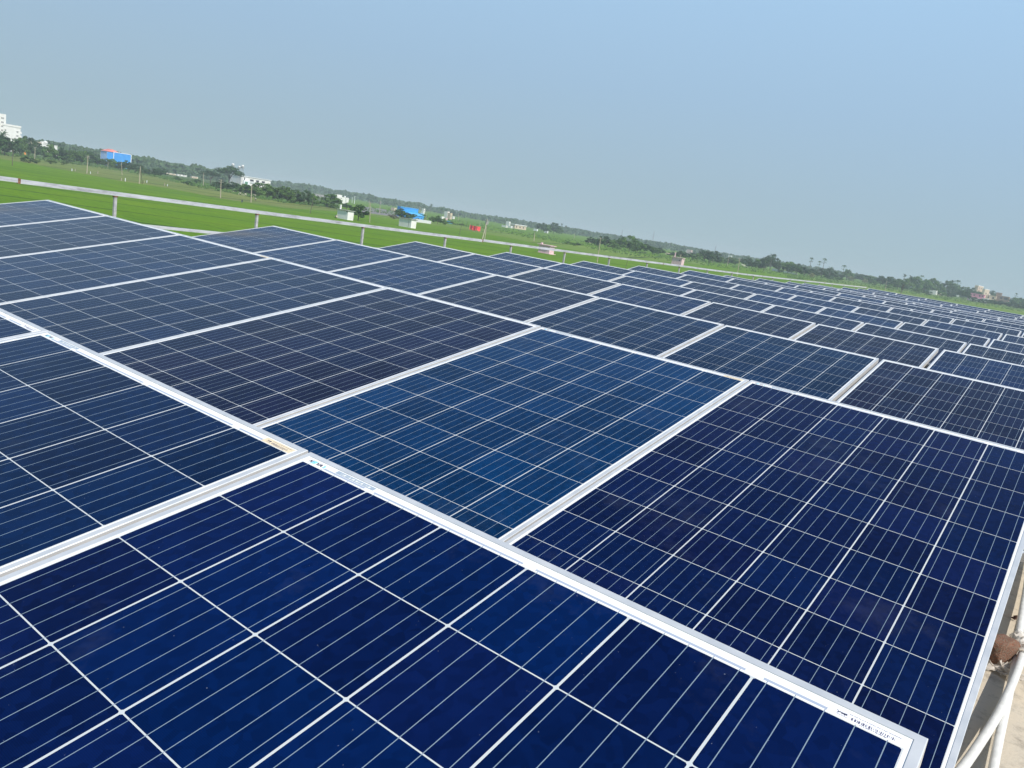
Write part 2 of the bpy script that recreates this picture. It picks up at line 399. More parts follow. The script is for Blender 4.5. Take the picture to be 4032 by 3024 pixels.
# ------------------------------------------------------------------ solar panels
W, L, TILT, SX = .992, 1.956, 0.1982, -0.0058
ZT = H0 - 0.4908
YR = [0.8765, 2.9781, 5.1876, 7.3342, 9.2149, 11.3483, 13.4086, 15.4842, 17.5501, 19.6132, 21.6656, 23.7005, 25.7373, 27.786, 29.8304, 31.8711]
ZR = [0.0585, 0.0452, 0.0271, 0.0138, -0.0018, -0.015, -0.006, 0.0109, -0.0177, -0.0075, -0.0113, -0.0235, -0.0471, -0.0243, -0.0145, 0.0132]
def accum(x0, steps):
    out = [x0]
    for s in steps: out.append(out[-1] + max(s, .998))
    return out
XS = {0: [-1.0236 + .9997 * i - (.0 if i == 0 else 0) for i in range(-6, 1)],
      1: accum(-6.9934, [.9996] * 6),
      2: accum(-7.005, [1.010, .998, 1.0, 1.005, 1.008, 1.016]),
      3: accum(-7.016, [.998, 1.006, 1.016, 1.014, 1.016, 1.030]),
      4: accum(-6.996, [.998, 1.008, .999, .999, 1.010, 1.020]),
      5: accum(-6.996, [.998, 1.006, 1.007, 1.000, 1.010, 1.026])}
shift = {6: -.05, 7: .04, 8: .018, 9: .08, 10: .16, 11: -.02, 12: -.166, 13: .072, 14: .07, 15: -.043}
for r in range(6, 16):
    XS[r] = accum(-6.9934 + shift[r], [1.0 + .012 * rnd.random() for _ in range(4)] + [1.008, 1.03])

def ring(b, rects):                            # stacked rectangles -> mitred frame profile
    n = len(b.v)
    for (x0, x1, y0, y1, z) in rects: b.v += [(x0,y0,z),(x1,y0,z),(x1,y1,z),(x0,y1,z)]
    for i in range(len(rects) - 1):
        for k in range(4):
            k2 = (k + 1) % 4; a = n + 4 * i
            b.f.append((a + k, a + k2, a + 4 + k2, a + 4 + k)); b.m.append(1 if i == 0 else 0)
LIP = .0112
b = MB()
ring(b, [(0, W, -L, 0, -.036), (0, W, -L, 0, -.0010), (.0010, W - .0010, -L + .0010, -.0010, 0),
         (LIP, W - LIP, -L + LIP, -LIP, 0), (LIP + .0004, W - LIP - .0004, -L + LIP + .0004, -LIP - .0004, -.0016)])
panel = empty('solar_panel')
b.build('frame', [M['alu'], M['alu_side']], panel)
b = MB(); e = .004
b.quad([(e, -L + e, -.0012), (W - e, -L + e, -.0012), (W - e, -e, -.0012), (e, -e, -.0012)])
glass0 = b.build('cell_glass', M['cells'], panel)
b = MB(); b.quad([(e, -e, -.006), (W - e, -e, -.006), (W - e, -L + e, -.006), (e, -L + e, -.006)])
b.build('backsheet', M['sticker'], panel)
b = MB(); b.box(.44, .55, -.20, -.09, -.030, -.0062); b.build('junction_box', M['ink'], panel)
prop(panel, group='solar panels in rows on the roof')

ROT = Matrix.Rotation(TILT, 3, 'X')
tones = [(.0035, .017, .085), (.006, .013, .060), (.0025, .028, .115), (.008, .011, .048), (.003, .020, .095), (.010, .012, .045)]
special = {(0, 6): (.0018, .017, .110), (0, 5): (.002, .025, .098), (0, 4): (.004, .018, .080),
           (1, 6): (.005, .016, .092), (1, 5): (.0020, .060, .185), (1, 4): (.012, .013, .055), (1, 3): (.008, .022, .080),
           (1, 2): (.004, .022, .090), (2, 3): (.010, .014, .055), (2, 4): (.004, .026, .085), (2, 5): (.003, .030, .095),
           (2, 6): (.012, .013, .052), (3, 5): (.014, .013, .045), (3, 6): (.003, .020, .100)}
used = False
ends = {1: 'at the left end', 7: 'at the right end'}
for r in range(16):
    for i, x in enumerate(XS[r]):
        p = copy_tree(panel) if used else panel
        if not used: base_panel = panel
        used = True
        p.location = (x, YR[r], ZT + ZR[r] + SX * (x + 3.5) + rnd.uniform(-.002, .002))
        p.rotation_euler = (TILT, -SX, 0)
        gl = [c for c in p.children if c.name.startswith('cell_glass')][0]
        c = special.get((r, i)) or rnd.choice(tones)
        gl.color = (c[0] * .40, c[1] * .44, c[2] * .46, 1)
        if r in (1, 2) and i == 0:
            gl.data = gl.data.copy(); gl.data.materials[0] = M['cells_stained']
        if r == 0:
            t = {6: 'nearest blue solar panel, filling the bottom of the photo', 5: 'blue solar panel left of the nearest one, in the nearest row',
                 4: 'blue solar panel cut by the left photo edge, in the nearest row'}.get(i, f'blue solar panel, {ORD[7-i]} from the right end of the nearest row, outside the photo')
        else:
            pos = {0: 'at the left end', 6: 'at the right end'}.get(i, ORD[i + 1] + ' from the left')
            t = f'framed blue solar panel, {pos} of the {ORD[r+1]} row from the camera'
            if (r, i) == (1, 5): t = 'brightest blue solar panel, sixth from the left in the second row'
            if r == 15: t = f'framed blue solar panel, {pos} of the farthest row'
        prop(p, t, 'solar panel')
        p['_rc'] = r * 10 + i
PAN = {}
for o in list(COL.objects):
    if '_rc' in o.keys():
        PAN[divmod(o['_rc'], 10)] = o; del o['_rc']

# printed marks in the top margin of the nearer panels
def text_mesh(body, size, shear=0.0, extrude=0.0, bold=.00055):
    cu = bpy.data.curves.new('letters', 'FONT'); cu.body = body; cu.size = size; cu.shear = shear; cu.extrude = extrude
    cu.resolution_u = 3; cu.offset = bold
    o = bpy.data.objects.new('letters', cu); COL.objects.link(o)
    dg = bpy.context.evaluated_depsgraph_get(); me = bpy.data.meshes.new_from_object(o.evaluated_get(dg))
    bpy.data.objects.remove(o)
    return me
ZL = -.00112
def strip_rect(u0, u1, v0, v1, m, name, parent, z=ZL):
    b = MB(); b.quad([(u0, -v1, z), (u1, -v1, z), (u1, -v0, z), (u0, -v0, z)]); return b.build(name, m, parent)
def lettering(parent, body, u0, u1, v0, v1, m, z=ZL + .00006, bold=.0003, shear=0.0, name='lettering'):
    me = text_mesh(body, .01, shear)
    xs = [v.co.x for v in me.vertices]; ys = [v.co.y for v in me.vertices]
    sx = (u1 - u0) / (max(xs) - min(xs)); sy = (v1 - v0) / (max(ys) - min(ys)); mx, my = min(xs), min(ys)
    for v in me.vertices: v.co = (u0 + (v.co.x - mx) * sx, -v1 + (v.co.y - my) * sy, z)
    me.materials.clear(); me.materials.append(m)
    o = bpy.data.objects.new(name, me); COL.objects.link(o); o.parent = parent
    return o
lion = [(0,.10),(.02,.02),(.10,0),(.13,.06),(.10,.16),(.20,.30),(.22,.38),(.36,.40),(.44,.34),(.44,.16),(.40,.06),(.47,.03),(.52,.14),(.55,.30),
        (.62,.30),(.66,.18),(.70,.02),(.80,.0),(.78,.14),(.82,.34),(.86,.20),(.92,.16),(.96,.24),(.92,.38),(.99,.46),(1,.62),(.95,.78),(.84,.84),(.72,.78),
        (.56,.72),(.38,.74),(.22,.72),(.12,.60),(.03,.86),(.0,1.0),(-.08,.98),(-.06,.80),(.05,.56),(.08,.38),(.0,.24)]
def marks(p, full, old=False):
    lettering(p, 'N', .0237, .0312, .0165, .0247, M['ink'], shear=.2, name='printed_letters')
    b = MB()
    for (a, c, d, e2) in ((.0318, .0402, .0160, .0178), (.0310, .0395, .0237, .0254), (.0312, .0332, .0178, .0237), (.0380, .0400, .0178, .0237), (.0334, .0378, .0190, .0225)):
        b.quad([(a, -e2, ZL + .00008), (c, -e2, ZL + .00008), (c, -d, ZL + .00008), (a, -d, ZL + .00008)])
    b.quad([(.0575, -.0170, ZL + .00008), (.0605, -.0170, ZL + .00008), (.0640, -.0200, ZL + .00008), (.0618, -.0247, ZL + .00008), (.0590, -.0247, ZL + .00008), (.0605, -.0205, ZL + .00008)][::-1])
    b.build('logo_shape', M['cyan'], p)
    lettering(p, 'VA', .0412, .0570, .0165, .0247, M['ink'], shear=.1, name='printed_letters')
    st = strip_rect(.090, .181, .0135, .0222, M['greylabel'], 'backing_strip', p, ZL)
    b = MB(); x = .101
    rr = random.Random(3)
    while x < .170:
        wv = rr.choice((.0008, .0012, .003, .0045)); b.quad([(x, -.0205, ZL + .00006), (x + wv, -.0205, ZL + .00006), (x + wv, -.0160, ZL + .00006), (x, -.0160, ZL + .00006)]); x += wv + rr.choice((.0008, .0015, .003))
    b.build('faded_print', M['offwhite'], p)
    sk = strip_rect(.897, .9755, .0140, .0292, M['sticker_old'] if old else M['sticker'], 'serial_sticker', p, ZL + .0001)
    z = ZL + .00016
    b = MB(); b.quad([(.9066 + q[0] * .0105, -.0238 + q[1] * .0050, z) for q in lion]); b.build('lion_emblem', M['ink'], sk)
    b = MB(); x = .9215; rr = random.Random(11)
    while x < .9665:
        wv = rr.choice((.0004, .0008, .0012, .0018)); y1 = .0260
        b.quad([(x, -y1, z), (x + wv, -y1, z), (x + wv, -.0216, z), (x, -.0216, z)]); x += wv + rr.choice((.0005, .0009, .0014))
    b.build('barcode', M['greyink'], sk)
    if full:
        for nm, u0, u1, v0, v1, sd_ in (('printed_line', .9063, .9180, .0249, .0257, 1), ('printed_line', .9185, .9690, .0174, .0184, 2), ('printed_line', .9310, .9576, .0265, .0278, 3)):
            b = MB(); x = u0; rr = random.Random(sd_)        # too small to read in the photograph
            while x < u1:
                wv = rr.uniform(.0006, .0012); b.quad([(x, -v1, z), (x + wv, -v1, z), (x + wv, -v0, z), (x, -v0, z)]); x += wv + rr.choice((.0003, .0003, .0012))
            b.build(nm, M['greyink'], sk)
for k in ((0, 6), (0, 5), (0, 4)): marks(PAN[k], True, k == (0, 5))
for i in range(7): marks(PAN[(1, i)], False, i in (2, 5))

# supporting steelwork, one frame per row
for r in range(16):
    x0, x1 = XS[r][0], XS[r][-1] + W
    mr = empty('mounting_frame', (0, YR[r], ZT + ZR[r]))
    rel = ROOF - (ZT + ZR[r])
    for v in (.35, 1.60):
        y, z = -v * math.cos(TILT), -v * math.sin(TILT) - .040
        zz0, zz1 = z - .045 + SX * (x0 + 3.5), z - .045 + SX * (x1 + 3.5)
        b = MB(); xa, xb = x0 + .03, x1 - .03
        b.v += [(xa,y-.02,zz0),(xb,y-.02,zz1),(xb,y+.02,zz1+.008),(xa,y+.02,zz0+.008),(xa,y-.02,zz0+.037),(xb,y-.02,zz1+.037),(xb,y+.02,zz1+.045),(xa,y+.02,zz0+.045)]
        for f in ((0,3,2,1),(4,5,6,7),(0,1,5,4),(1,2,6,5),(2,3,7,6),(3,0,4,7)): b.f.append(f); b.m.append(0)
        b.build('cross_rail', M['steel'], mr)
        for k in range(4):
            lx = xa + .35 + k * (xb - xa - .7) / 3
            b = MB(); b.box(lx - .02, lx + .02, y - .018, y + .018, rel + .008, z - .046 + SX * (lx + 3.5))
            b.box(lx - .06, lx + .06, y - .06, y + .06, rel, rel + .008)
            b.build('leg', M['steel'], mr)
    nm = 'the nearest row' if r == 0 else ('the farthest row' if r == 15 else f'the {ORD[r+1]} row')
    prop(mr, f'galvanised steel mounting frame under {nm} of solar panels', 'mounting frame', 'steel frames carrying the panel rows')

# ------------------------------------------------------------------ railing along the roof edge
RX = -8.0
rl = empty('roof_railing', (RX, 0, ROOF))
prop(rl, 'long weathered silver pipe railing along the left roof edge', 'railing')
def rail_z(y):                                  # the rail dips a little towards its far end
    return H0 - .350 - .0076 * max(-6.0, min(y - 3.4, 18.6)) - ROOF
segs = [-3.4, 3.15, 9.85, 16.35, 22.9, 29.4, 35.7]
RH = .0188
def rail_bar(y0, y1, s, dz, name):
    b = MB(); n = 6
    for k in range(n + 1):
        yy = y0 + (y1 - y0) * k / n; zz = rail_z(yy) + dz - .003 * math.sin(PI * k / n)
        b.v += [(-s, yy, zz - s), (s, yy, zz - s), (s, yy, zz + s), (-s, yy, zz + s)]
        if k:
            o0 = len(b.v) - 8
            for j in range(4): b.f.append((o0 + j, o0 + (j + 1) % 4, o0 + 4 + (j + 1) % 4, o0 + 4 + j)); b.m.append(0)
    b.f.append((3, 2, 1, 0)); b.m.append(0); q = len(b.v) - 4; b.f.append((q, q + 1, q + 2, q + 3)); b.m.append(0)
    return b.build(name, M['rail'], rl)
for a, c in zip(segs[:-1], segs[1:]):
    rail_bar(a + .006, c - .006, RH, rnd.uniform(-.004, .004), 'top_rail')
    rail_bar(a + .01, c - .01, .015, -.29, 'mid_rail')
for y in segs[1:-1]:
    z = rail_z(y); b = MB(); b.box(-RH - .002, RH + .002, y - .011, y + .011, z - RH - .005, z + RH + .004); b.build('rusty_joint', M['rust'], rl)
for k in range(-5, 19):
    y = 5.68 + 1.652 * k; z = rail_z(y)
    b = MB(); b.box(-.0135, .0135, y - .0135, y + .0135, .006, z - RH - .006); b.box(-.05, .05, y - .05, y + .05, 0, .006)
    b.box(-.0185, .0185, y - .0185, y + .0185, z - RH - .018, z - RH - .0065, 1)
    b.build('post', [M['post'], M['rust']], rl)

# ------------------------------------------------------------------ pipes, brick and film at the right end of the second row
def roofpt(zx, zy, h):
    x, y = 3628 + zx * .6558, 2400 + zy * .6558
    return ground(x, y, ROOF + h)
def smooth(pts, n=6):
    P = [Vector(p) for p in pts]; P = [P[0] * 2 - P[1]] + P + [P[-1] * 2 - P[-2]]; out = []
    for i in range(1, len(P) - 2):
        for k in range(n):
            t = k / n; a, b_, c, d = P[i-1], P[i], P[i+1], P[i+2]
            out.append(.5 * ((2*b_) + (c-a)*t + (2*a-5*b_+4*c-d)*t*t + (-a+3*b_-3*c+d)*t**3))
    out.append(P[-2]); return out
def pipe(pts, r, label):
    b = MB(); b.tube(smooth(pts), r, 20); return prop(b.build('conduit_pipe', M['pvc'], smooth=True), label, 'pipe', 'white pipes lying on the roof')
h1 = .050
pipe([roofpt(-60, 1290, h1), roofpt(110, 1110, h1), roofpt(245, 952, h1), roofpt(352, 800, h1), roofpt(452, 640, h1), roofpt(530, 480, h1 + .005), roofpt(585, 340, h1 + .005), roofpt(604, 270, h1)], .0128,
     'thick white pipe curving over the other, nearest the bottom right corner')
pipe([roofpt(380, 1250, .035), roofpt(412, 1080, .035), roofpt(432, 952, .035), roofpt(470, 760, .035), roofpt(508, 590, .035), roofpt(545, 420, .035), roofpt(572, 290, .032)], .0122,
     'straight white pipe passing under the curved one, right of it')
pipe([roofpt(578, 200, .055), roofpt(592, 100, .055), roofpt(608, 0, .05), roofpt(630, -130, .045), roofpt(655, -300, .04), roofpt(680, -480, .04)], .0130,
     'white pipe running away beyond the film-wrapped joint')
pipe([roofpt(604, 190, .02), roofpt(625, 100, .02), roofpt(650, 0, .02), roofpt(690, -150, .02)], .0105,
     'thin white pipe at the right photo edge behind the brick')
# broken brick
bm = bmesh.new(); bmesh.ops.create_cube(bm, size=1); bmesh.ops.subdivide_edges(bm, edges=bm.edges[:], cuts=7, use_grid_fill=True)
rb = random.Random(5)
from mathutils import noise as mn
for v in bm.verts:
    c = v.co.copy(); k = max(abs(c.x), abs(c.y), abs(c.z)); rr_ = c.length
    c = c * (1 - .34 * max(0, rr_ / k * .5 - .5) / .37)
    c.z += .16 * c.x - .10 * c.y
    nz = mn.noise(c * 3.1) * .16 + mn.noise(c * 9) * .05
    v.co = c * (1 + nz)
bmesh.ops.triangulate(bm, faces=bm.faces[:])
me = bpy.data.meshes.new('brick'); bm.to_mesh(me); bm.free(); me.materials.append(M['brick'])
bk = bpy.data.objects.new('broken_brick', me); COL.objects.link(bk)
bc = roofpt(462, 235, .05); bk.location = bc; bk.scale = (.100, .155, .098); bk.rotation_euler = (.05, .02, -.35)
prop(bk, 'rough reddish broken brick beside the panel edge', 'brick')
# crumpled film round the pipes and under the brick
def film(cx, cy, sx_, sy_, h, seed, ang):
    n = 22; b = MB(); c0 = roofpt(cx, cy, 0)
    for j in range(n + 1):
        for i in range(n + 1):
            a, d = (i / n - .5), (j / n - .5)
            x, y = a * sx_, d * sy_
            k = Vector((a * 5 + seed, d * 5, seed)); edge = max(0, 1 - (abs(a) * 2) ** 3) * max(0, 1 - (abs(d) * 2) ** 3)
            z = .006 + (abs(mn.noise(k)) + .5 * abs(mn.noise(k * 2.7))) * .045 * (.35 + edge) + h * edge
            x += mn.noise(k * 1.3 + Vector((9, 0, 0))) * .03; y += mn.noise(k * 1.3 + Vector((0, 9, 0))) * .03
            ca, sa = math.cos(ang), math.sin(ang)
            b.v.append((c0.x + x * ca - y * sa, c0.y + x * sa + y * ca, ROOF + z))
    for j in range(n):
        for i in range(n):
            q = j * (n + 1) + i; b.f.append((q, q + 1, q + n + 2, q + n + 1)); b.m.append(0)
    return b
b = film(450, 362, .15, .085, .0, 2.3, -.2)
prop(b.build('plastic_film', M['film'], smooth=False), 'crumpled dusty clear film lying below the brick', 'plastic film')
b = MB()
pp = [roofpt(535, 215, .05), roofpt(565, 225, .055), roofpt(590, 232, .06), roofpt(625, 240, .05)]
b = MB(); n = 16
ax = [roofpt(588, 165, .05), roofpt(596, 205, .055), roofpt(606, 250, .055), roofpt(612, 285, .05)]
axs = smooth(ax, 6)
for i, p in enumerate(axs):
    for k in range(n):
        th = 2 * PI * k / n; q = Vector((i * .5, math.cos(th) * 1.5, math.sin(th) * 1.5)); r_ = .027 + .014 * mn.noise(q) + .008 * mn.noise(q * 2.3)
        b.v.append((p.x + r_ * math.cos(th), p.y + .0, p.z + r_ * math.sin(th)))
for i in range(len(axs) - 1):
    for k in range(n): b.f.append((i * n + k, i * n + (k + 1) % n, (i + 1) * n + (k + 1) % n, (i + 1) * n + k)); b.m.append(0)
prop(b.build('plastic_wrap', M['film']), 'cloudy plastic wrapped round the pipe joint right of the brick', 'plastic wrap')
for k, (zx, zy) in enumerate(((560, 52), (574, 44))):
    b = MB(); c = roofpt(zx, zy, .012)
    b.tube([c + Vector((-.012, -.004, 0)), c, c + Vector((.012, .003, .002))], [.002, .007, .002], 8)
    prop(b.build('dry_pod', M['leaf_dry'], smooth=True), ['dark dry pod on the roof, left of a pair by the pipe', 'dark dry pod on the roof, right of a pair by the pipe'][k], 'seed pod', 'dry pods on the roof')

# ------------------------------------------------------------------ vegetation
def foliage_material(name, c1, c2):
    m = bpy.data.materials.new(name); m.use_nodes = True
    t = m.node_tree; g = G(t); b = t.nodes['Principled BSDF']
    oi = t.nodes.new('ShaderNodeObjectInfo'); ge = t.nodes.new('ShaderNodeNewGeometry')
    f = g.m('MULTIPLY', ge.outputs['Random Per Island'], 1.0)
    col = g.mix(g.m('FRACT', g.m('ADD', f, oi.outputs['Random'])), c1, c2)
    vm = t.nodes.new('ShaderNodeVectorMath'); vm.operation = 'SCALE'
    t.links.new(col, vm.inputs[0]); t.links.new(g.m('ADD', .62, g.m('ADD', g.m('MULTIPLY', f, .45), g.m('MULTIPLY', oi.outputs['Random'], .5))), vm.inputs[3])
    t.links.new(vm.outputs[0], b.inputs['Base Color']); b.inputs['Roughness'].default_value = .75; b.inputs['Specular IOR Level'].default_value = .25
    return m
M['leaf_dark'] = foliage_material('dark_foliage', (.018, .048, .012), (.032, .072, .014))
M['leaf_mid'] = foliage_material('green_foliage', (.042, .098, .016), (.075, .140, .024))
M['leaf_light'] = foliage_material('light_foliage', (.075, .13, .030), (.11, .17, .045))
M['leaf_brown'] = foliage_material('brownish_foliage', (.085, .070, .045), (.11, .10, .055))
M['leaf_tan'] = foliage_material('tan_foliage', (.15, .16, .07), (.20, .20, .09))
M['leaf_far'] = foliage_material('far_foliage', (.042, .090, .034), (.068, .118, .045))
M['bark'] = mat('grey_brown_bark', (.11, .085, .065), .9, 0, (3, (.19, .16, .13), 5))

def leaf(b, c, nrm, s, rg):
    a = nrm.orthogonal().normalized(); a.rotate(Matrix.Rotation(rg.uniform(0, 2 * PI), 3, nrm)); d = nrm.cross(a).normalized()
    b.quad([c - a * s * .5 - d * s * .35, c + a * s * .5 - d * s * .35, c + a * s * .42 + d * s * .45, c - a * s * .35 + d * s * .5])

def crown_broad(seed, zlo=.10, flat=1.0, clumps=32, per=46, ls=.058, lobes=None):
    """unit crown: width 1, top at z = 1"""
    rg = random.Random(seed); b = MB()
    for k in range(clumps):
        th = rg.uniform(0, 2 * PI); rr = .40 * math.sqrt(rg.random())
        hz_ = rg.random()
        top = zlo + (1 - zlo) * (1 - (rr / .52) ** 2 * .75 * flat)
        cz = zlo + .08 + (top - zlo - .16) * (hz_ ** .6)
        c = Vector((rr * math.cos(th), rr * math.sin(th), cz)); R = rg.uniform(.08, .15)
        for _ in range(per):
            d = Vector((rg.gauss(0, 1), rg.gauss(0, 1), rg.gauss(0, 1) * .8 + .15)).normalized()
            p = c + Vector((d.x * R, d.y * R, d.z * R * .8)) * rg.uniform(.65, 1.08)
            if p.z < zlo * .8: continue
            n_ = (d + Vector((rg.uniform(-.6, .6), rg.uniform(-.6, .6), rg.uniform(-.3, .7)))).normalized()
            leaf(b, p, n_, ls * rg.uniform(.7, 1.3), rg)
    return b
def trunk_broad(seed, zlo=.22, r=.018):
    rg = random.Random(seed); b = MB()
    b.tube([(0, 0, -.02), (rg.uniform(-.01, .01), 0, zlo * .6), (rg.uniform(-.03, .03), rg.uniform(-.03, .03), zlo + .12)], [r * 1.3, r, r * .7], 7)
    for k in range(5):
        th = rg.uniform(0, 2 * PI); e_ = rg.uniform(.18, .32)
        b.tube([(0, 0, zlo * .7), (math.cos(th) * e_ * .5, math.sin(th) * e_ * .5, zlo + .15), (math.cos(th) * e_, math.sin(th) * e_, zlo + rg.uniform(.2, .42))], [r * .7, r * .5, r * .2], 5)
    return b
def crown_palm(seed, n=26, rad=.5, droop=1.0, fan=False):
    rg = random.Random(seed); b = MB()
    for k in range(n):
        th = 2 * PI * k / n + rg.uniform(-.15, .15); el_ = rg.uniform(-.7, 1.25); Ls = rad * rg.uniform(.8, 1.05)
        d = Vector((math.cos(th) * math.cos(el_), math.sin(th) * math.cos(el_), math.sin(el_)))
        side = Vector((-math.sin(th), math.cos(th), 0))
        if fan:
            c = d * Ls * .78; u_ = d; 
            for q in range(7):
                a = (q - 3) * .33; dd = (u_ * math.cos(a) + side * math.sin(a)).normalized()
                w_ = .03 * rad / .5
                b.quad([c - side * w_ * .3, c + side * w_ * .3, c + dd * Ls * .34 + side * w_, c + dd * Ls * .34 - side * w_])
            b.quad([d * .02 - side * .006, d * .02 + side * .006, c + side * .006, c - side * .006])
        else:
            prev = Vector((0, 0, 0)); v_ = d.copy(); st = 6
            for q in range(st):
                v_ = (v_ + Vector((0, 0, -.20 * droop))).normalized(); nx = prev + v_ * Ls / st * 1.1
                w_ = .055 * rad / .5 * (1 - abs(q - 2) / 6)
                dn = Vector((0, 0, -w_ * .8))
                b.quad([prev, nx, nx + side * w_ + dn, prev + side * w_ + dn]); b.quad([prev, prev - side * w_ + dn, nx - side * w_ + dn, nx])
                prev = nx
    return b

TPL = {}
def template(kind, crown, trunk, cm, tm='bark'):
    TPL[kind] = (crown, trunk, cm, tm)
for sd_ in range(3):
    template(f'dark{sd_}', crown_broad(10 + sd_), trunk_broad(10 + sd_), 'leaf_dark')
    template(f'mid{sd_}', crown_broad(20 + sd_, .08), trunk_broad(20 + sd_), 'leaf_mid')
    template(f'bush{sd_}', crown_broad(30 + sd_, .0, .9, 24, 46, .06), trunk_broad(30 + sd_, .05, .012), 'leaf_mid')
    template(f'darkbush{sd_}', crown_broad(40 + sd_, .0, .8, 24, 46, .06), trunk_broad(40 + sd_, .05, .012), 'leaf_dark')
template('lightbush', crown_broad(50, .0, .8, 22, 44, .06), trunk_broad(50, .05, .012), 'leaf_light')
template('brownbush', crown_broad(51, .0, .8, 22, 50, .05), trunk_broad(51, .05, .012), 'leaf_brown')
template('tanbush', crown_broad(52, .0, .7, 22, 44, .06), trunk_broad(52, .05, .012), 'leaf_tan')
template('rain', crown_broad(60, .52, 1.25, 34, 50, .04), trunk_broad(61, .42, .02), 'leaf_dark')
_made = {}
def make_tree(kind, P, w_, h_, name, label, cat, group=None):
    """a tree standing at P: w_ wide, h_ high"""
    rz = rnd.uniform(0, 2 * PI)
    t = empty(name, (P.x, P.y, 0), rz); t.scale = (w_, w_, h_)
    if kind in _made:
        for src in _made[kind]:
            c = src.copy(); COL.objects.link(c); c.parent = t
    else:
        cr, tr, cm, tm = TPL[kind]
        _made[kind] = [cr.build('crown', M[cm], t), tr.build('trunk', M[tm], t)]
    return prop(t, label, cat, group)
def tree_px(kind, xc, yb, yt, wpx, name, label, cat='tree', group=None, dist=None):
    P = away(xc, dist) if dist else ground(xc, yb)
    k = mpp(P); h_ = ztop(xc, yt, P) * rnd.uniform(.90, 1.16)
    if kind[:3] in ('dar', 'mid', 'bus'): wpx *= 1.36; h_ *= 1.12
    return make_tree(kind, P, wpx * k, max(h_, 1.0), name, label, cat, group)
_pm = {}
def palm_px(fan, x, yb, yt, rpx, label, group=None, dist=None):
    P = away(x, dist) if dist else ground(x, yb)
    k = mpp(P); h_ = ztop(x, yt - 5, P); R = rpx * k * 1.1
    t = empty('palm_tree', (P.x, P.y, 0), rnd.uniform(0, 6)); 
    key = 'fan' if fan else 'coco'
    if key not in _pm:
        cb = crown_palm(5, 30, .5, .5, True) if fan else crown_palm(8, 24, .5, 1.0)
        _pm[key] = (cb.build('crown', M['leaf_mid' if fan else 'leaf_dark'], t), None)
        c = _pm[key][0]
    else:
        c = _pm[key][0].copy(); COL.objects.link(c); c.parent = t
    c.scale = (R * 2, R * 2, R * 2); c.location = (0, 0, h_ - R * (.95 if fan else .75))
    lean = rnd.uniform(-.03, .03) * h_
    b = MB(); b.tube([(lean, 0, -.1), (lean * .4, lean * .2, h_ * .5), (0, 0, h_ - R)], [.26, .2, .17], 7); b.build('trunk', M['bark'], t)
    return prop(t, label, 'palm tree', group)

def row_trees(spec, where, group, cat='tree', nm='tree'):
    n = len(spec)
    for i, s in enumerate(spec):
        kind, xc, yb, yt, wp = s[:5]; dist = s[5] if len(s) > 5 else None
        adj = {'d': 'dark', 'm': 'green', 'b': 'bushy', 'l': 'pale', 't': 'tan', 'r': 'broad'}[kind[0]]
        if kind.startswith('darkbush'): adj = 'dark'
        if kind == 'brownbush': adj = 'brownish'
        pos = f'{ORD[i+1]} from the left' if n > 1 else ''
        tree_px(kind, xc, yb, yt, wp, nm, f'{adj} {cat}, {pos} {where}'.replace(' ,', ','), cat, group, dist)

row_trees([('dark0',-14,608,528,62),('dark1',18,612,530,66),('dark2',52,614,546,60),('mid0',84,614,549,52),('dark1',112,616,548,60),('dark0',142,622,556,56),
           ('dark2',172,628,572,46),('mid1',200,633,572,50),('dark0',232,637,578,54),('mid0',262,641,594,46),('mid2',290,644,594,54),('mid1',322,648,600,46),
           ('dark1',352,652,604,50),('dark0',384,656,612,50),('dark2',416,661,618,46),('mid2',446,666,624,44),('dark1',478,671,640,40),('dark0',505,676,632,46),
           ('dark2',535,682,644,48),('mid1',566,688,664,42),('dark0',598,693,664,46),('dark1',632,697,664,50)],
          'in the dark belt on the left', 'trees of the dark belt on the left')
row_trees([('darkbush0',113,641,614,50),('lightbush',202,646,626,48),('lightbush',250,650,634,40),('bush0',700,712,694,34),('darkbush1',742,730,712,34),('bush2',772,722,704,36),('lightbush',150,640,628,26)],
          'of those before the left tree belt', 'low shrubs before the left tree belt', 'shrub', 'shrub')
row_trees([('rain',832,718,676,92,760),('rain',904,720,658,120,740)], 'of the two umbrella-crowned trees by the pale factory', 'umbrella-crowned trees')
row_trees([('darkbush0',858,744,716,46),('darkbush1',886,750,712,56),('darkbush2',922,758,714,60),('bush0',956,764,720,56),('darkbush0',988,770,722,56),('bush1',1018,776,726,60),
           ('mid1',1052,784,730,64),('bush2',1088,790,738,60),('mid0',1124,796,728,60),('bush0',1158,800,748,54),('dark2',1196,806,752,48),('mid2',1230,810,764,46)],
          'in the thicket right of the factory', 'bushy trees of the middle thicket')
tree_px('mid0', 1288, 816, 765, 84, 'tree', 'large round bright green tree between the thicket and the pump house')
tree_px('dark0', 1364, 824, 798, 34, 'tree', 'small grey-green tree showing over the first pump house roof')
tree_px('dark2', 1410, 868, 801, 66, 'tree', 'dark round tree on a slim trunk right behind the first pump house')
tree_px('darkbush1', 1594, 866, 820, 70, 'tree', 'dark domed tree in front of the bright blue shed')
tree_px('brownbush', 1548, 862, 840, 54, 'shrub', 'leafless brownish scrub left of the dark domed tree', 'shrub')
row_trees([('bush0',1700,870,850,24),('mid1',1722,882,848,36),('bush1',1745,884,862,28),('bush2',1666,862,846,20),('lightbush',1780,884,872,40),('lightbush',1820,890,878,34)],
          'of the small shrubs right of the blue shed', 'small shrubs right of the blue shed', 'shrub', 'shrub')
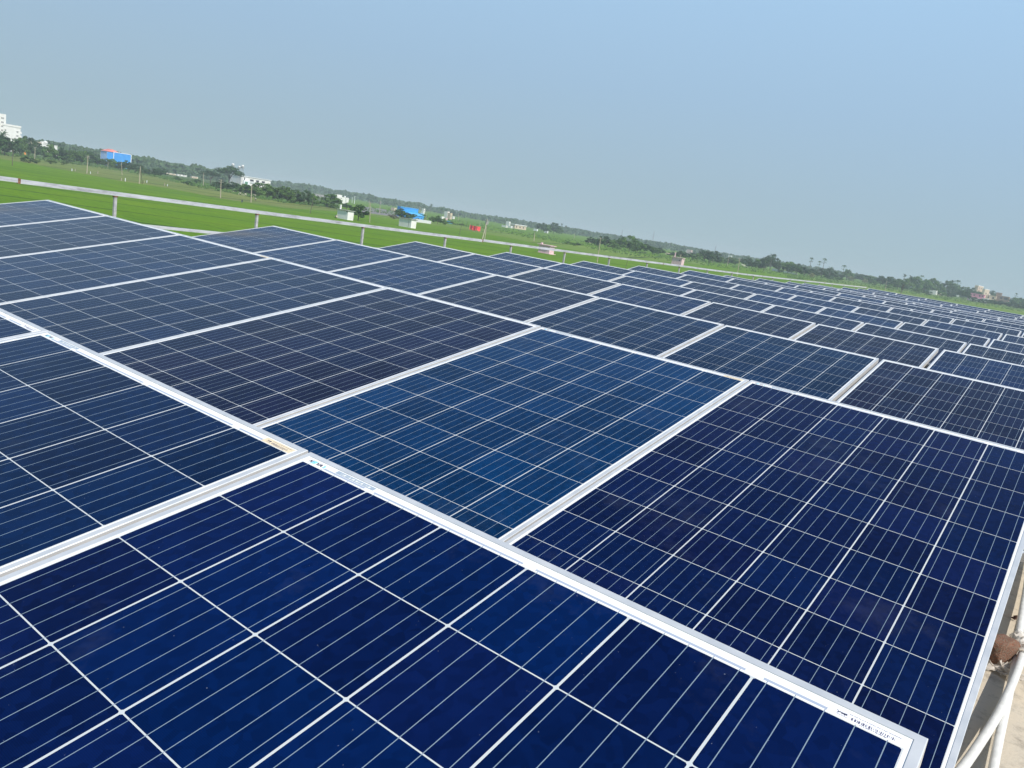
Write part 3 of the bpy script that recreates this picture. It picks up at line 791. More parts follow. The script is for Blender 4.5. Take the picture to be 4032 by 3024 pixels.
row_trees([('dark0',2130,915,878,40),('mid1',2150,918,882,36),('dark1',2178,920,882,44),('mid0',2200,924,892,26),('mid2',2030,880,862,20),('dark2',2012,876,868,20)],
          'of the trees round the white-roofed sheds', 'trees round the white-roofed sheds')
row_trees([('darkbush0',2242,962,950,34),('darkbush1',2266,967,954,34)], 'of two low hedge clumps in the open field', 'low hedge clumps in the field', 'shrub', 'shrub')
row_trees([('dark0',2330,966,936,46),('darkbush1',2352,970,930,50),('dark2',2382,974,932,46),('bush0',2412,980,946,44),('mid1',2444,984,932,58),('bush1',2476,990,938,56),
           ('mid2',2508,996,946,56),('darkbush2',2540,1000,958,54),('bush2',2570,1002,968,48),('dark1',2594,1004,974,38)],
          'in the thicket left of the upper pink house', 'bushy trees of the second thicket')
row_trees([('dark0',2652,1012,990,44),('dark1',2682,1016,988,44),('dark2',2712,1020,990,46),('mid0',2742,1026,992,48),('dark1',2772,1030,982,58),('dark0',2804,1034,986,54),('bush0',2832,1038,1008,40),
           ('lightbush',2791,1036,1020,18),('lightbush',2728,1025,1012,18),('mid2',2868,1040,1014,44),('mid1',2896,1044,1018,40),('dark2',2936,1052,1016,44),('dark0',2958,1058,1028,32),('mid0',2984,1062,1022,42),('dark1',3006,1066,1012,40)],
          'behind the upper pink pump house', 'trees of the belt behind the pink pump house')
# long belt on the right: tree tops follow the photograph
def interp(pts, x):
    for (x0, y0), (x1, y1) in zip(pts[:-1], pts[1:]):
        if x0 <= x <= x1: return y0 + (y1 - y0) * (x - x0) / (x1 - x0)
    return pts[-1][1] if x > pts[-1][0] else pts[0][1]
BASE_R = [(3010,1062),(3160,1088),(3229,1095),(3366,1106),(3528,1139),(3665,1157),(3756,1169),(3813,1179),(3870,1190),(4060,1218)]
TOP_R = [(3030,1004),(3060,1024),(3090,1026),(3120,1032),(3150,1042),(3200,1048),(3240,1056),(3270,1060),(3300,1066),(3340,1064),(3362,1078),(3390,1076),(3430,1078),(3475,1088),
         (3500,1094),(3545,1092),(3600,1092),(3640,1104),(3690,1106),(3740,1108),(3765,1112),(3785,1134),(3830,1126)]
spec = []
x = 3030; i = 0
while x < 3840:
    yb, yt = interp(BASE_R, x), interp(TOP_R, x) + rnd.uniform(-4, 7)
    spec.append((rnd.choice(['dark0','dark1','dark2','mid0','mid1','mid2','dark1']), x, yb, yt, rnd.uniform(40, 58))); x += rnd.uniform(30, 36)
row_trees(spec[:13], 'in the left half of the right-hand tree belt', 'trees of the right-hand belt')
row_trees(spec[13:], 'in the right half of the right-hand tree belt', 'trees of the right-hand belt')
row_trees([('darkbush0',3072,1074,1060,24),('tanbush',3348,1108,1086,36),('tanbush',3196,1094,1076,30),('tanbush',3404,1116,1096,26),('bush1',3440,1124,1106,34),('bush2',3300,1106,1088,34),('darkbush1',3262,1100,1080,36),
           ('bush0',3500,1136,1118,36),('darkbush2',3560,1146,1122,40),('bush1',3610,1154,1134,36),('darkbush0',3650,1160,1142,36),('bush2',3705,1168,1150,34),('darkbush1',3740,1172,1152,36),('darkbush2',3790,1182,1148,44),
           ('darkbush0',3838,1190,1166,36)],
          'along the foot of the right-hand tree belt', 'shrubs along the right-hand tree belt', 'shrub', 'shrub')
row_trees([('dark1',3888,1180,1144,56),('dark0',3905,1188,1150,40),('darkbush0',3880,1196,1176,44),('darkbush1',3915,1200,1180,46),('darkbush2',3950,1206,1186,46),('mid0',3985,1206,1168,44),('darkbush0',3988,1212,1190,46),
           ('dark2',4012,1210,1166,40),('mid1',4040,1214,1166,48),('darkbush1',4026,1218,1196,46)],
          'around the village houses on the far right', 'trees around the village houses')
for k, a in enumerate([(True,3180,1090,1017,10),(True,3214,1093,1031,9),(True,3231,1095,1020,11),(False,3262,1098,1050,12),(True,3312,1103,1047,11),(False,3332,1106,1060,12),
                       (False,3028,1066,999,12),(False,3548,1142,1078,9),(False,3574,1146,1084,12),(True,3615,1150,1087,10),(False,3684,1158,1104,12),(False,3718,1164,1103,12),
                       (True,3738,1166,1106,11),(True,3757,1168,1106,13)]):
    palm_px(*a, f"{'fan' if a[0] else 'feather'} palm, {ORD[k+1]} from the left above the right-hand tree belt" if k not in (6,) else 'ragged feather palm at the left end of the right-hand tree belt', 'palms above the right-hand tree belt')
palm_px(False, 8, 608, 512, 24, 'feathery coconut palm in front of the tall white building')
palm_px(True, 3990, 1206, 1157, 8, 'small round-headed palm behind the brown house on the far right')
for k, (x, yb, yt, r_) in enumerate([(1695,838,804,8),(1719,842,820,7),(1737,850,819,9),(1752,852,822,8),(1690,836,812,7),(2190,915,880,7),(2207,918,882,6),(2224,920,890,6)]):
    palm_px(False, x, yb, yt, r_, f'distant coconut palm, {ORD[k+1]} from the left of those behind the blue shed and sheds', 'distant coconut palms')

# far wooded belt along the horizon
TOP_F = [(-200,530),(0,548),(178,556),(246,566),(308,579),(364,588),(396,593),(480,606),(518,613),(554,621),(602,624),(631,634),(682,645),(718,648),(743,656),(756,650),(793,654),(818,668),(852,668),(950,690),(1042,712),
         (1099,714),(1136,714),(1154,724),(1176,721),(1220,729),(1258,732),(1304,747),(1350,751),(1406,761),(1452,766),(1486,778),(1546,785),(1599,796),(1633,797),(1658,799),(1676,810),(1710,816),(1758,820),(1808,831),
         (1860,841),(1908,848),(1952,852),(1990,861),(2013,861),(2073,872),(2118,879),(2232,896),(2278,902),(2335,913),(2385,920),(2437,929),(2494,934),(2520,943),(2543,948),(2581,952),(2618,958),(2643,957),(2680,969),
         (2725,973),(2762,983),(2823,993),(2862,999),(2907,1006),(2964,1015),(3005,1021),(3100,1036),(3300,1068),(3500,1100),(3800,1146),(4032,1185),(4200,1214)]
b = MB(); rg = random.Random(99)
x = -190.0
while x < 4190:
    d = rg.uniform(1000, 1500) if x < 900 else rg.uniform(1350, 2300)
    P = away(x, d); k = mpp(P); top = ztop(x, interp(TOP_F, x) + abs(rg.gauss(0, 3.0)) - 1.0, P); top = max(4.0, min(top, 34))
    wd = rg.uniform(10, 22); nleaf = 60
    if rg.random() < .25: wd *= .55; top += rg.uniform(0, 1.8)
    for _ in range(nleaf):
        u1, u2 = rg.random(), rg.uniform(0, 2 * PI)
        zz = top * (1 - u1 ** 1.5); rr = wd * .5 * math.sqrt(max(0, 1 - (zz / top) ** 2.4)) * math.sqrt(rg.random())
        c = P + Vector((rr * math.cos(u2), rr * math.sin(u2), zz))
        n_ = Vector((rg.gauss(0, .6) - P.x / d * .8, rg.gauss(0, .6) - P.y / d * .8, rg.gauss(.5, .5))).normalized()
        leaf(b, c, n_, rg.uniform(1.6, 3.4), rg)
    x += rg.uniform(2.4, 5.0)
prop(b.build('distant_woods', M['leaf_far']), 'hazy blue-green wooded belt along the whole horizon', 'woods', kind='stuff')
# rough growth between the belts (left)
b = MB()
def scatter(n, poly_top, poly_bot, s0, s1, hh):
    for _ in range(n):
        xx = rg.uniform(poly_top[0][0], poly_top[-1][0]); f = rg.random()
        yy = interp(poly_top, xx) * (1 - f) + interp(poly_bot, xx) * f
        if yy < hor(xx) + 5: continue
        P = ground(xx, yy)
        for _ in range(5):
            leaf(b, P + Vector((rg.uniform(-1, 1) * s1, rg.uniform(-1, 1) * s1, rg.uniform(0, hh))), Vector((rg.gauss(0, .7) + .3, rg.gauss(0, .7) - .5, 1.2)).normalized(), rg.uniform(s0, s1), rg)
scatter(1500, [(-60,590),(148,610),(296,634),(478,660),(600,684),(760,715),(870,738),(1008,768),(1122,790),(1334,812)], [(-60,604),(148,630),(296,648),(478,676),(600,696),(760,735),(870,755),(1008,782),(1122,800),(1334,822)], .5, 1.1, 1.2)
scatter(900, [(1440,812),(1760,862),(2100,918),(2500,990),(2900,1040),(3300,1100)], [(1440,832),(1760,882),(2100,940),(2500,1010),(2900,1062),(3300,1116)], .5, 1.1, 1.0)
scatter(1500, [(3100,1074),(3366,1104),(3528,1134),(3813,1176),(4080,1212)], [(3100,1096),(3366,1124),(3528,1150),(3813,1196),(4080,1236)], .4, .9, .9)
prop(b.build('rough_grass', M['leaf_mid']), 'rough tufted grass and weeds between the fields and the trees', 'grass', kind='stuff')

# ------------------------------------------------------------------ buildings
M['white'] = mat('white_limewash', (.78, .77, .74), .8, 0, (.5, (.70, .68, .64), 6))
M['cream'] = mat('cream_wall', (.62, .50, .36), .8, 0, (.4, (.52, .42, .32), 6))
M['pink'] = mat('pink_wall', (.78, .30, .42), .8, 0, (.4, (.70, .27, .38), 5))
M['palepink'] = mat('pale_pink_paint', (.74, .52, .54), .85, 0, (1.3, (.60, .42, .43), 7))
M['greywall'] = mat('grey_plaster', (.36, .35, .34), .9, 0, (1.0, (.26, .25, .24), 6))
M['dark'] = mat('dark_opening', (.03, .03, .035), .6)
M['blue'] = mat('blue_sheeting', (.03, .28, .74), .5, 0, (.25, (.04, .33, .80), 3))
M['ltblue'] = mat('light_blue_sheeting', (.10, .46, .82), .5)
M['redroof'] = mat('coral_roof_sheet', (.72, .19, .15), .55, 0, (.3, (.66, .22, .17), 3))
M['trim'] = mat('white_trim', (.78, .80, .82), .5)
M['brownbrick'] = mat('raw_brickwork', (.30, .19, .14), .9, 0, (1.5, (.24, .16, .13), 6))
M['paleroof'] = mat('pale_roof_sheet', (.60, .62, .62), .6)
M['green'] = mat('green_door_paint', (.05, .20, .10), .6)
M['tankblack'] = mat('dark_tank', (.06, .06, .07), .5)
M['polecon'] = mat('pole_concrete', (.44, .38, .29), .9, 0, (2, (.34, .29, .22), 5))
M['poledark'] = mat('old_wooden_pole', (.12, .10, .08), .9)
M['redcloth'] = mat('red_cloth', (.86, .07, .08), .7)
M['orange'] = mat('orange_cloth', (.80, .30, .03), .7)
M['bluecloth'] = mat('blue_cloth', (.05, .12, .32), .7)
M['insul'] = mat('ceramic_grey', (.30, .30, .30), .5)

def corner_house(xl, xm, xr, yb, yt, dist=None):
    """axis-aligned house whose near corner is seen in column xm; its south face runs left to xl, its east face right to xr"""
    C = away(xm, dist) if dist else ground(xm, yb)
    h_ = ztop(xm, yt, C)
    vl = ray(xl, hor(xl)); Lx = C.x - C.y / vl.y * vl.x
    vr = ray(xr, hor(xr)); Ly = C.x / vr.x * vr.y - C.y
    return C, abs(Lx), abs(Ly), h_
def face_windows(b, side, a0, a1, z0, z1, off, m):
    pass
def house(name, label, xl, xm, xr, yb, yt, wall, dist=None, roof=None, wins_s=(), wins_e=(), parapet=.25, cat='building', overhang=.0, wl=None, group=None, lid=.18, maxd=None, winm='dark'):
    """windows are (u0,u1,z0,z1) fractions of the face"""
    C, Lx, Ly, h_ = corner_house(xl, xm, xr, yb, yt, dist)
    if maxd: Ly = min(Ly, maxd)
    Lx, Ly = max(Lx, 3.0), max(Ly, 3.0)
    t = empty(name, C)
    b = MB(); b.box(-Lx, 0, 0, Ly, -.1, h_ - lid); b.build('wall', M[wall], t)
    o = overhang
    b = MB(); b.box(-Lx - o - .03, o + .03, -o - .03, Ly + o + .03, h_ - lid + .003, h_); b.build('roof', M[roof or wall], t)
    for (u0, u1, z0, z1) in wins_s:
        b = MB(); b.box(-Lx + u0 * Lx, -Lx + u1 * Lx, -.06, .05, z0 * h_, z1 * h_); b.build('window', M[winm], t)
    for (u0, u1, z0, z1) in wins_e:
        b = MB(); b.box(-.05, .06, u0 * Ly, u1 * Ly, z0 * h_, z1 * h_); b.build('window', M[winm], t)
    return prop(t, label, cat, group), C, Lx, Ly, h_

# tall white block on the left
t, C, Lx, Ly, h_ = house('apartment_block', 'tall white multi-storey block at the left photo edge', -20, 12, 80, 606, 485, 'white', dist=840, lid=1.6, overhang=.35, maxd=60)
for k in range(5):
    zz = h_ - 6.0 - k * 3.4
    for yy, ww in ((Ly - 3.2, 1.4), (1.2, 1.0)):
        b = MB(); b.box(-.05, .05, yy, yy + ww, zz, zz + 1.1); wn_ = b.build('window', M['insul'], t)
        b = MB(); b.box(0, .6, yy - .15, yy + ww + .15, zz + 1.2, zz + 1.32); b.build('sunshade', M['white'], wn_)
    b = MB(); b.box(-1.2, -.2, Ly, Ly + 1.0, zz - .6, zz + 1.4); b.build('balcony', M['white'], t)
b = MB(); b.box(-Lx - 2, -.5, -8, 2.2, 0, ztop(14, 449, C)); tw = b.build('stair_tower', M['white'], t)
for k in range(4):
    zz = ztop(14, 449, C) - 4.2 - k * 3.4
    b = MB(); b.box(-.55, -.42, -1.6, .6, zz, zz + 1.3); b.build('window', M['greywall'], tw)
# long low white building beyond the left belt
t, C, Lx, Ly, h_ = house('long_building', 'long low white building with a peach end beyond the left trees', 148, 150, 226, 590, 562, 'white', dist=1000, lid=.5, overhang=.2)
b = MB(); b.box(-6, -.3, -9, 3, 0, h_ + .8); b.build('peach_wing', M['cream'], t)
b = MB(); b.tube([(-2, Ly * .42, h_), (-2, Ly * .42, h_ + 2.4), (-2, Ly * .42, h_ + 3.0)], [2.0, 2.0, .8], 14); b.build('roof_tank', M['white'], t, smooth=True)
b = MB(); b.box(-4, -1, Ly * .2, Ly * .3, h_, h_ + 2.2); b.build('stair_head', M['white'], t)
# blue shed with coral roof
t, C, Lx, Ly, h_ = house('industrial_shed', 'blue sheet-clad industrial shed with a coral red roof', 446, 446, 517, 650, 597, 'blue', dist=880, lid=.5, roof='trim')
b = MB(); b.box(-Lx - 16, -3, -20, 4, 0, h_ * .97); bl2 = b.build('wing', M['blue'], t)
Cw = away(397, 880) - C
b = MB()
vl = ray(397, hor(397)); X2 = (C.y - 6) / vl.y * vl.x - C.x
bpy.data.objects.remove(bl2)
b.box(X2, -.4, -6, 6, 0, h_ * .96); wg = b.build('wing', M['blue'], t)
b = MB(); zt_ = h_ * .96; n = len(b.v)
b.v += [(X2 - .5, -6.5, zt_ + .02), (.1, -6.5, zt_ + .02), (.1, 6.5, zt_ + .02), (X2 - .5, 6.5, zt_ + .02), (X2 + 2.0, 0, zt_ + 2.6), (-2.0, 0, zt_ + 2.6)]
for f in ((0,1,5,4),(1,2,5),(2,3,4,5),(3,0,4),(3,2,1,0)): b.f.append(tuple(n + i for i in f)); b.m.append(0)
b.build('coral_roof', M['redroof'], t)
for k in range(6):
    xx = X2 + (-.4 - X2) * k / 5
    b = MB(); b.box(xx - .22, xx + .22, -6.12, -6.003, 0, zt_ - .05); b.build('downpipe', M['trim'], t)
for yy in (.3, Ly - .3):
    b = MB(); b.box(.003, .3, yy - .3, yy + .3, 0, h_ - .5); b.build('corner_trim', M['trim'], t)
# factory with water tanks
t, C, Lx, Ly, h_ = house('factory', 'pale grey factory hall right of the umbrella-crowned trees', 906, 950, 1066, 752, 690, 'white', dist=850, lid=.9, roof='paleroof', overhang=.5, maxd=70,
                         wins_e=[(.10,.13,.55,.85),(.30,.42,.60,.78),(.50,.60,.60,.78),(.70,.80,.60,.78)])
b = MB(); b.box(-5, 2.0, 2, 9, 0, h_ * .62); b.build('gatehouse', M['trim'], t)
b = MB(); b.box(2.0, 2.08, 3.5, 6.5, .3, h_ * .5); b.build('green_door', M['green'], t)
b = MB(); b.box(-.02, .5, 10, Ly, h_ * .45, h_ * .58); b.build('canopy', M['paleroof'], t)
for k, (xx, yt_, rp) in enumerate(((914, 643, 7), (939, 653, 6), (952, 649, 7))):
    P = away(xx, 835); zt_ = ztop(xx, yt_, P); R = rp * mpp(P) * .9
    w_ = empty('water_tank', P)
    b = MB(); b.tube([(-R * .9, 0, zt_ - R * .6), (-R * .7, 0, zt_ - R * .6), (R * .7, 0, zt_ - R * .6), (R * .9, 0, zt_ - R * .6)], [R * .3, R * .62, R * .62, R * .3], 14); b.build('tank', M['white'], w_, smooth=True)
    b = MB(); b.box(-R, R, -R * .7, R * .7, zt_ - R * 1.9, zt_ - R * 1.35); b.build('platform', M['greywall'], w_)
    for sx_ in (-1, 1):
        for sy_ in (-1, 1):
            b = MB(); b.box(sx_ * R * .6 - .09, sx_ * R * .6 + .09, sy_ * R * .45 - .09, sy_ * R * .45 + .09, 0, zt_ - R * 1.9); b.build('leg', M['greywall'], w_)
    prop(w_, f'white water tank on legs, {ORD[k+1]} from the left above the factory', 'water tank', 'raised water tanks by the factory')
# low roofs and walls between belt and factory
house('low_shed', 'long low white-roofed shed behind the left A-shaped pole', 555, 556, 612, 690, 664, 'greywall', dist=1000, roof='white', lid=.7)
for k, (xl, xr, yt_) in enumerate(((655,696,680),(700,738,686),(758,782,694))):
    house('low_house', f'low cream house, {ORD[k+1]} from the left behind the pasture', xl, xl + 1, xr, 720, yt_, ('cream','white','cream')[k], dist=960, roof='white', group='low houses behind the pasture', wins_e=[(.2,.35,.4,.7),(.6,.75,.4,.7)])
house('village_house', 'grey village house with a square chimney, left of the round tree', 1238, 1244, 1282, 790, 764, 'greywall', dist=900, wins_e=[(.2,.3,.5,.75),(.55,.65,.5,.75)])
# white two-storey house on the plain
t, C, Lx, Ly, h_ = house('village_house', 'white two-storey house with roof tanks behind the first pump house', 1326, 1330, 1376, 796, 773, 'white', dist=900, lid=.8, wins_e=[(.12,.2,.2,.36),(.40,.48,.2,.36),(.72,.80,.2,.36),(.30,.38,.62,.76),(.7,.78,.62,.76)])
b = MB(); b.box(-6, -1, .5, Ly * .45, h_ + .002, h_ + 1.9); b.build('stair_head', M['white'], t)
b = MB(); b.tube([(-3, Ly * .8, h_), (-3, Ly * .8, h_ + 1.2), (-3, Ly * .8, h_ + 1.5)], [.9, .9, .3], 12); b.build('roof_tank', M['white'], t, smooth=True)
house('boundary_wall', 'pale boundary wall in front of the white two-storey house', 1322, 1323, 1370, 797, 790, 'white', cat='wall', parapet=0, maxd=60)
# ---- pump houses
def pump_house(label, xl, xm, xr, yb, yt, wall, roofm, chim, oh=.25, lid=.22, step=False, wins=()):
    t, C, Lx, Ly, h_ = house('pump_house', label, xl, xm, xr, yb, yt, wall, roof=roofm, overhang=oh, lid=lid, wins_s=wins, cat='pump house', group='pump houses in the paddy fields')
    if chim: 
        cx_, ch_, cw_ = chim
        b = MB(); b.box(-Lx * cx_ - cw_, -Lx * cx_ + cw_, .3, .3 + 2 * cw_, h_ + .002, h_ + ch_); b.build('vent_pipe', M[wall], t)
    if step:
        b = MB(); b.box(-Lx - .1, .5, -.25, Ly + .6, 0, .16); b.build('plinth', M[wall], t)
    return t, C, Lx, Ly, h_
t, C, Lx, Ly, h_ = pump_house('white pump house with a grey slab roof beside a dark tree', 1337, 1367, 1398, 866, 828, 'white', 'greywall', (.85, 1.7, .25), .35, wins=[(.84,.97,.80,.88)])
b = MB(); b.tube([(-Lx - 1.6, 1.0, .5), (-Lx - .6, .6, .7), (-Lx + .1, -.3, .4)], [.55, .5, .3], 8); b.build('outlet_drum', M['cream'], t, smooth=True)
t, C, Lx, Ly, h_ = pump_house('small white pump house with a flat lid left of the blue shed', 1581, 1617, 1623, 898, 863, 'white', 'greywall', None, .3, wins=())
b = MB(); b.box(-Lx * .22, -Lx * .19, -.05, .02, .1, h_ * .8); b.build('door_edge', M['greywall'], t)
t, C, Lx, Ly, h_ = pump_house('pink pump house crossed by the railing, nearer of the two pink ones', 2136, 2161, 2182, 1001, 966, 'palepink', 'palepink', (.85, .6, .28), .45, step=True)
t, C, Lx, Ly, h_ = pump_house('pink pump house with a tall vent pipe, standing just above the railing', 2657, 2680, 2697, 1050, 1015, 'palepink', 'palepink', (.82, 2.4, .2), .35, wins=[(.72,.86,.62,.72)])
for sgn in (-1, 0, 1):
    b = MB(); b.tube([(-Lx * .35 + sgn * .35, Ly * .5 + abs(sgn) * .3, h_ + .002), (-Lx * .35, Ly * .5, h_ + 1.8)], .05, 5); b.build('tripod_rod', M['polecon'], t)
# bright blue shed
t, C, Lx, Ly, h_ = house('blue_shed', 'bright blue sheet-roofed shed behind the dark domed tree', 1568, 1574, 1650, 852, 812, 'blue', lid=.3, roof='ltblue', overhang=.3, maxd=80)
b = MB(); n = 0
b.v += [(.05, Ly * .35, h_ * .55), (7, Ly * .35, h_ * .36), (7, Ly, h_ * .36), (.05, Ly, h_ * .55), (.05, Ly * .35, h_ * .52), (7, Ly * .35, h_ * .33), (7, Ly, h_ * .33), (.05, Ly, h_ * .52)]
for f in ((0,1,2,3),(7,6,5,4),(0,4,5,1),(1,5,6,2),(2,6,7,3),(3,7,4,0)): b.f.append(f); b.m.append(0)
b.build('lean_to_roof', M['ltblue'], t)
b = MB(); b.box(.06, 6.6, Ly * .37, Ly * .98, 0, h_ * .32); b.build('lean_to_wall', M['blue'], t)
house('blue_shed', 'small bright blue annex at the right end of the blue shed', 1652, 1654, 1672, 858, 840, 'blue', roof='ltblue', lid=.5, overhang=.3, maxd=30)
house('sheet_fence', 'pale grey sheet fence right of the small white pump house', 1636, 1637, 1706, 874, 862, 'paleroof', cat='fence', maxd=60, lid=.1)
house('tarpaulin_shelter', 'small blue tarpaulin shelter at the field edge', 1769, 1770, 1788, 880, 871, 'ltblue', cat='shelter', maxd=12, lid=.3)
house('small_shrine', 'narrow white roadside shrine between shrubs', 1736, 1739, 1744, 868, 852, 'white', cat='shrine', maxd=4)
house('long_shed', 'long white-roofed shed with tan walls on the plain', 2016, 2026, 2076, 900, 882, 'cream', roof='white', lid=.9, overhang=.5, wins_e=[(.1,.2,.3,.6),(.4,.5,.3,.6),(.7,.8,.3,.6)], maxd=90)
far = [(1667,836,821,8,'white'),(1664,842,834,8,'white'),(1758,862,832,12,'white'),(1770,864,838,12,'cream'),(1782,862,852,11,'white'),(1752,866,858,16,'palepink'),(2002,890,872,14,'white'),(1990,896,888,20,'white'),(2010,898,889,13,'white'),
       (2152,918,906,10,'trim'),(2330,958,945,13,'cream'),(2718,1000,984,22,'palepink'),(2708,996,984,10,'white'),(2836,1016,1001,13,'white'),(2876,1024,1006,13,'white'),(2905,1026,1010,14,'palepink'),(2888,1020,1008,9,'white'),(2631,1003,996,8,'cream'),
       (3668,1158,1144,6,'white'),(3682,1162,1144,9,'white'),(3700,1164,1156,14,'cream'),(3716,1165,1158,9,'white'),(3772,1170,1160,18,'white'),(1550,832,818,14,'cream'),(1568,832,824,8,'white'),(1455,790,784,16,'white'),(1490,800,789,13,'white')]
for k, (xx, yb, yt_, ww, m_) in enumerate(sorted(far)):
    house('distant_house', f"tiny {'pink' if m_=='palepink' else ('cream' if m_=='cream' else 'white')} distant house, {ORD[k+1]} from the left along the horizon", xx - ww * .5, xx + ww * .1, xx + ww * .5, yb, yt_, m_, roof=m_, lid=.4,
          wins_e=[(.3,.5,.35,.65)], group='tiny houses along the horizon', maxd=20)
# village on the right
def south_house(name, label, xl, xr, yb, yt, wall, depth, roof=None, wins=(), z0=0, group=None, lid=.3):
    C = ground(xr, yb); vl = ray(xl, hor(xl)); Lx = C.x - C.y / vl.y * vl.x; h_ = ztop(xr, yt, C)
    t = empty(name, C)
    b = MB(); b.box(-Lx, 0, 0, depth, z0 * h_, h_ - lid); b.build('wall', M[wall], t)
    b = MB(); b.box(-Lx - .25, .25, -.25, depth + .2, h_ - lid + .003, h_); b.build('roof', M[roof or wall], t)
    for (u0, u1, a, c) in wins:
        b = MB(); b.box(-Lx + u0 * Lx, -Lx + u1 * Lx, -.1, .06, a * h_, c * h_); b.build('window', M['dark'], t)
    return prop(t, label, 'house', group), C, Lx, h_
t, C, Lx, h_ = south_house('village_house', 'bright pink upper-storey house at the far right', 3824, 3869, 1192, 1160, 'pink', 9, wins=[(.22,.32,.70,.85),(.62,.72,.70,.85),(.82,.90,.70,.85),(.08,.15,.1,.35),(.3,.65,.05,.42)])
b = MB(); b.box(-Lx - .02, .02, -.35, -.004, 0, h_ * .44); b.build('white_ground_floor', M['white'], t)
b = MB(); b.box(-Lx - 2.6, -Lx - .003, 1, 7, 0, h_ * .72); b.build('side_wing', M['palepink'], t)
for xx in (.28, .72): 
    b = MB(); b.box(-Lx * xx - .9, -Lx * xx + .9, -.42, -.36, .1, h_ * .36); b.build('doorway', M['dark'], t)
t, C, Lx, h_ = south_house('village_house', 'cream flat-roofed house with a white water tank at far right', 3888, 3916, 1194, 1165, 'cream', 10, wins=[(.1,.25,.55,.8),(.6,.8,.55,.8),(.3,.45,.1,.35)])
b = MB(); b.tube([(-Lx * .82, 3, h_), (-Lx * .82, 3, h_ + 1.5), (-Lx * .82, 3, h_ + 1.9)], [1.1, 1.1, .3], 12); b.build('roof_tank', M['white'], t, smooth=True)
b = MB(); b.box(-Lx - 1.4, -Lx * .55, -2.5, -.004, 0, h_ * .5); b.build('white_porch', M['white'], t)
south_house('village_house', 'small white house between the pink and cream ones', 3872, 3884, 1196, 1176, 'white', 6, wins=[(.2,.5,.3,.6)])
t, C, Lx, h_ = south_house('village_house', 'unfinished brown brick house at the far right', 3922, 3966, 1202, 1168, 'brownbrick', 12, roof='cream', wins=[(.35,.5,.6,.85),(.62,.9,.6,.85),(.4,.6,.15,.4)])
b = MB(); b.box(-Lx - .5, -Lx * .62, .5, 6, h_ * .1, h_ * 1.32); b.build('stair_tower', M['brownbrick'], t)
b = MB(); b.box(-Lx * .68, -Lx * .30, -.5, -.004, h_ * .52, h_ * .56); b.build('balcony_slab', M['cream'], t)
house('apartment_block', 'stepped cream apartment block rising behind the pink house', 3832, 3846, 3874, 1170, 1122, 'cream', dist=1250, roof='white', lid=.8, wins_e=[(.2,.35,.80,.86),(.6,.75,.80,.86),(.2,.35,.64,.7)], wins_s=[(.3,.5,.8,.87),(.3,.5,.62,.69)], maxd=60)
house('apartment_block', 'lower cream wing of the stepped apartment block', 3866, 3874, 3893, 1172, 1136, 'cream', dist=1240, roof='white', lid=.8, wins_e=[(.3,.5,.6,.7)], maxd=60)
for k, (xl, xr, yb, yt_) in enumerate(((3040,3066,1071,1060),(3079,3139,1083,1068))):
    C = ground(xl, yb - (6 if k == 0 else 13)); C2 = ground(xr, yb); d = C2 - C; Ln = d.length; h_ = ztop(xl, yt_ - (4 if k == 0 else 2), C)
    t = empty('boundary_wall', C, math.atan2(d.y, d.x)); b = MB(); b.box(0, Ln, -.15, .15, 0, max(1.4, min(h_, 2.6))); b.build('wall', M['white'], t)
    b = MB(); b.box(-.05, Ln + .05, -.2, .2, max(1.4, min(h_, 2.6)) + .002, max(1.4, min(h_, 2.6)) + .12); b.build('coping', M['cream'], t)
    prop(t, ('short' if k == 0 else 'long') + ' pale boundary wall below the right-hand tree belt', 'wall', 'pale walls below the tree belt')
# rubble heap below the middle thicket
rg2 = random.Random(4)
b = MB()
for k in range(34):
    xx = 905 + k * 3.4 + rg2.uniform(-2, 2); P = ground(xx, 755 + (xx - 905) * .20 + rg2.uniform(-3, 4)); s = rg2.uniform(.5, 1.3)
    pts = []
    for q in range(7):
        a = 2 * PI * q / 7; pts.append((P.x + s * math.cos(a) * rg2.uniform(.7, 1.1), P.y + s * math.sin(a) * rg2.uniform(.7, 1.1)))
    b.prism(pts, 0, s * rg2.uniform(.6, 1.0))
prop(b.build('rubble_heap', M['sand']), 'pale heap of rubble below the middle thicket', 'rubble', kind='stuff')

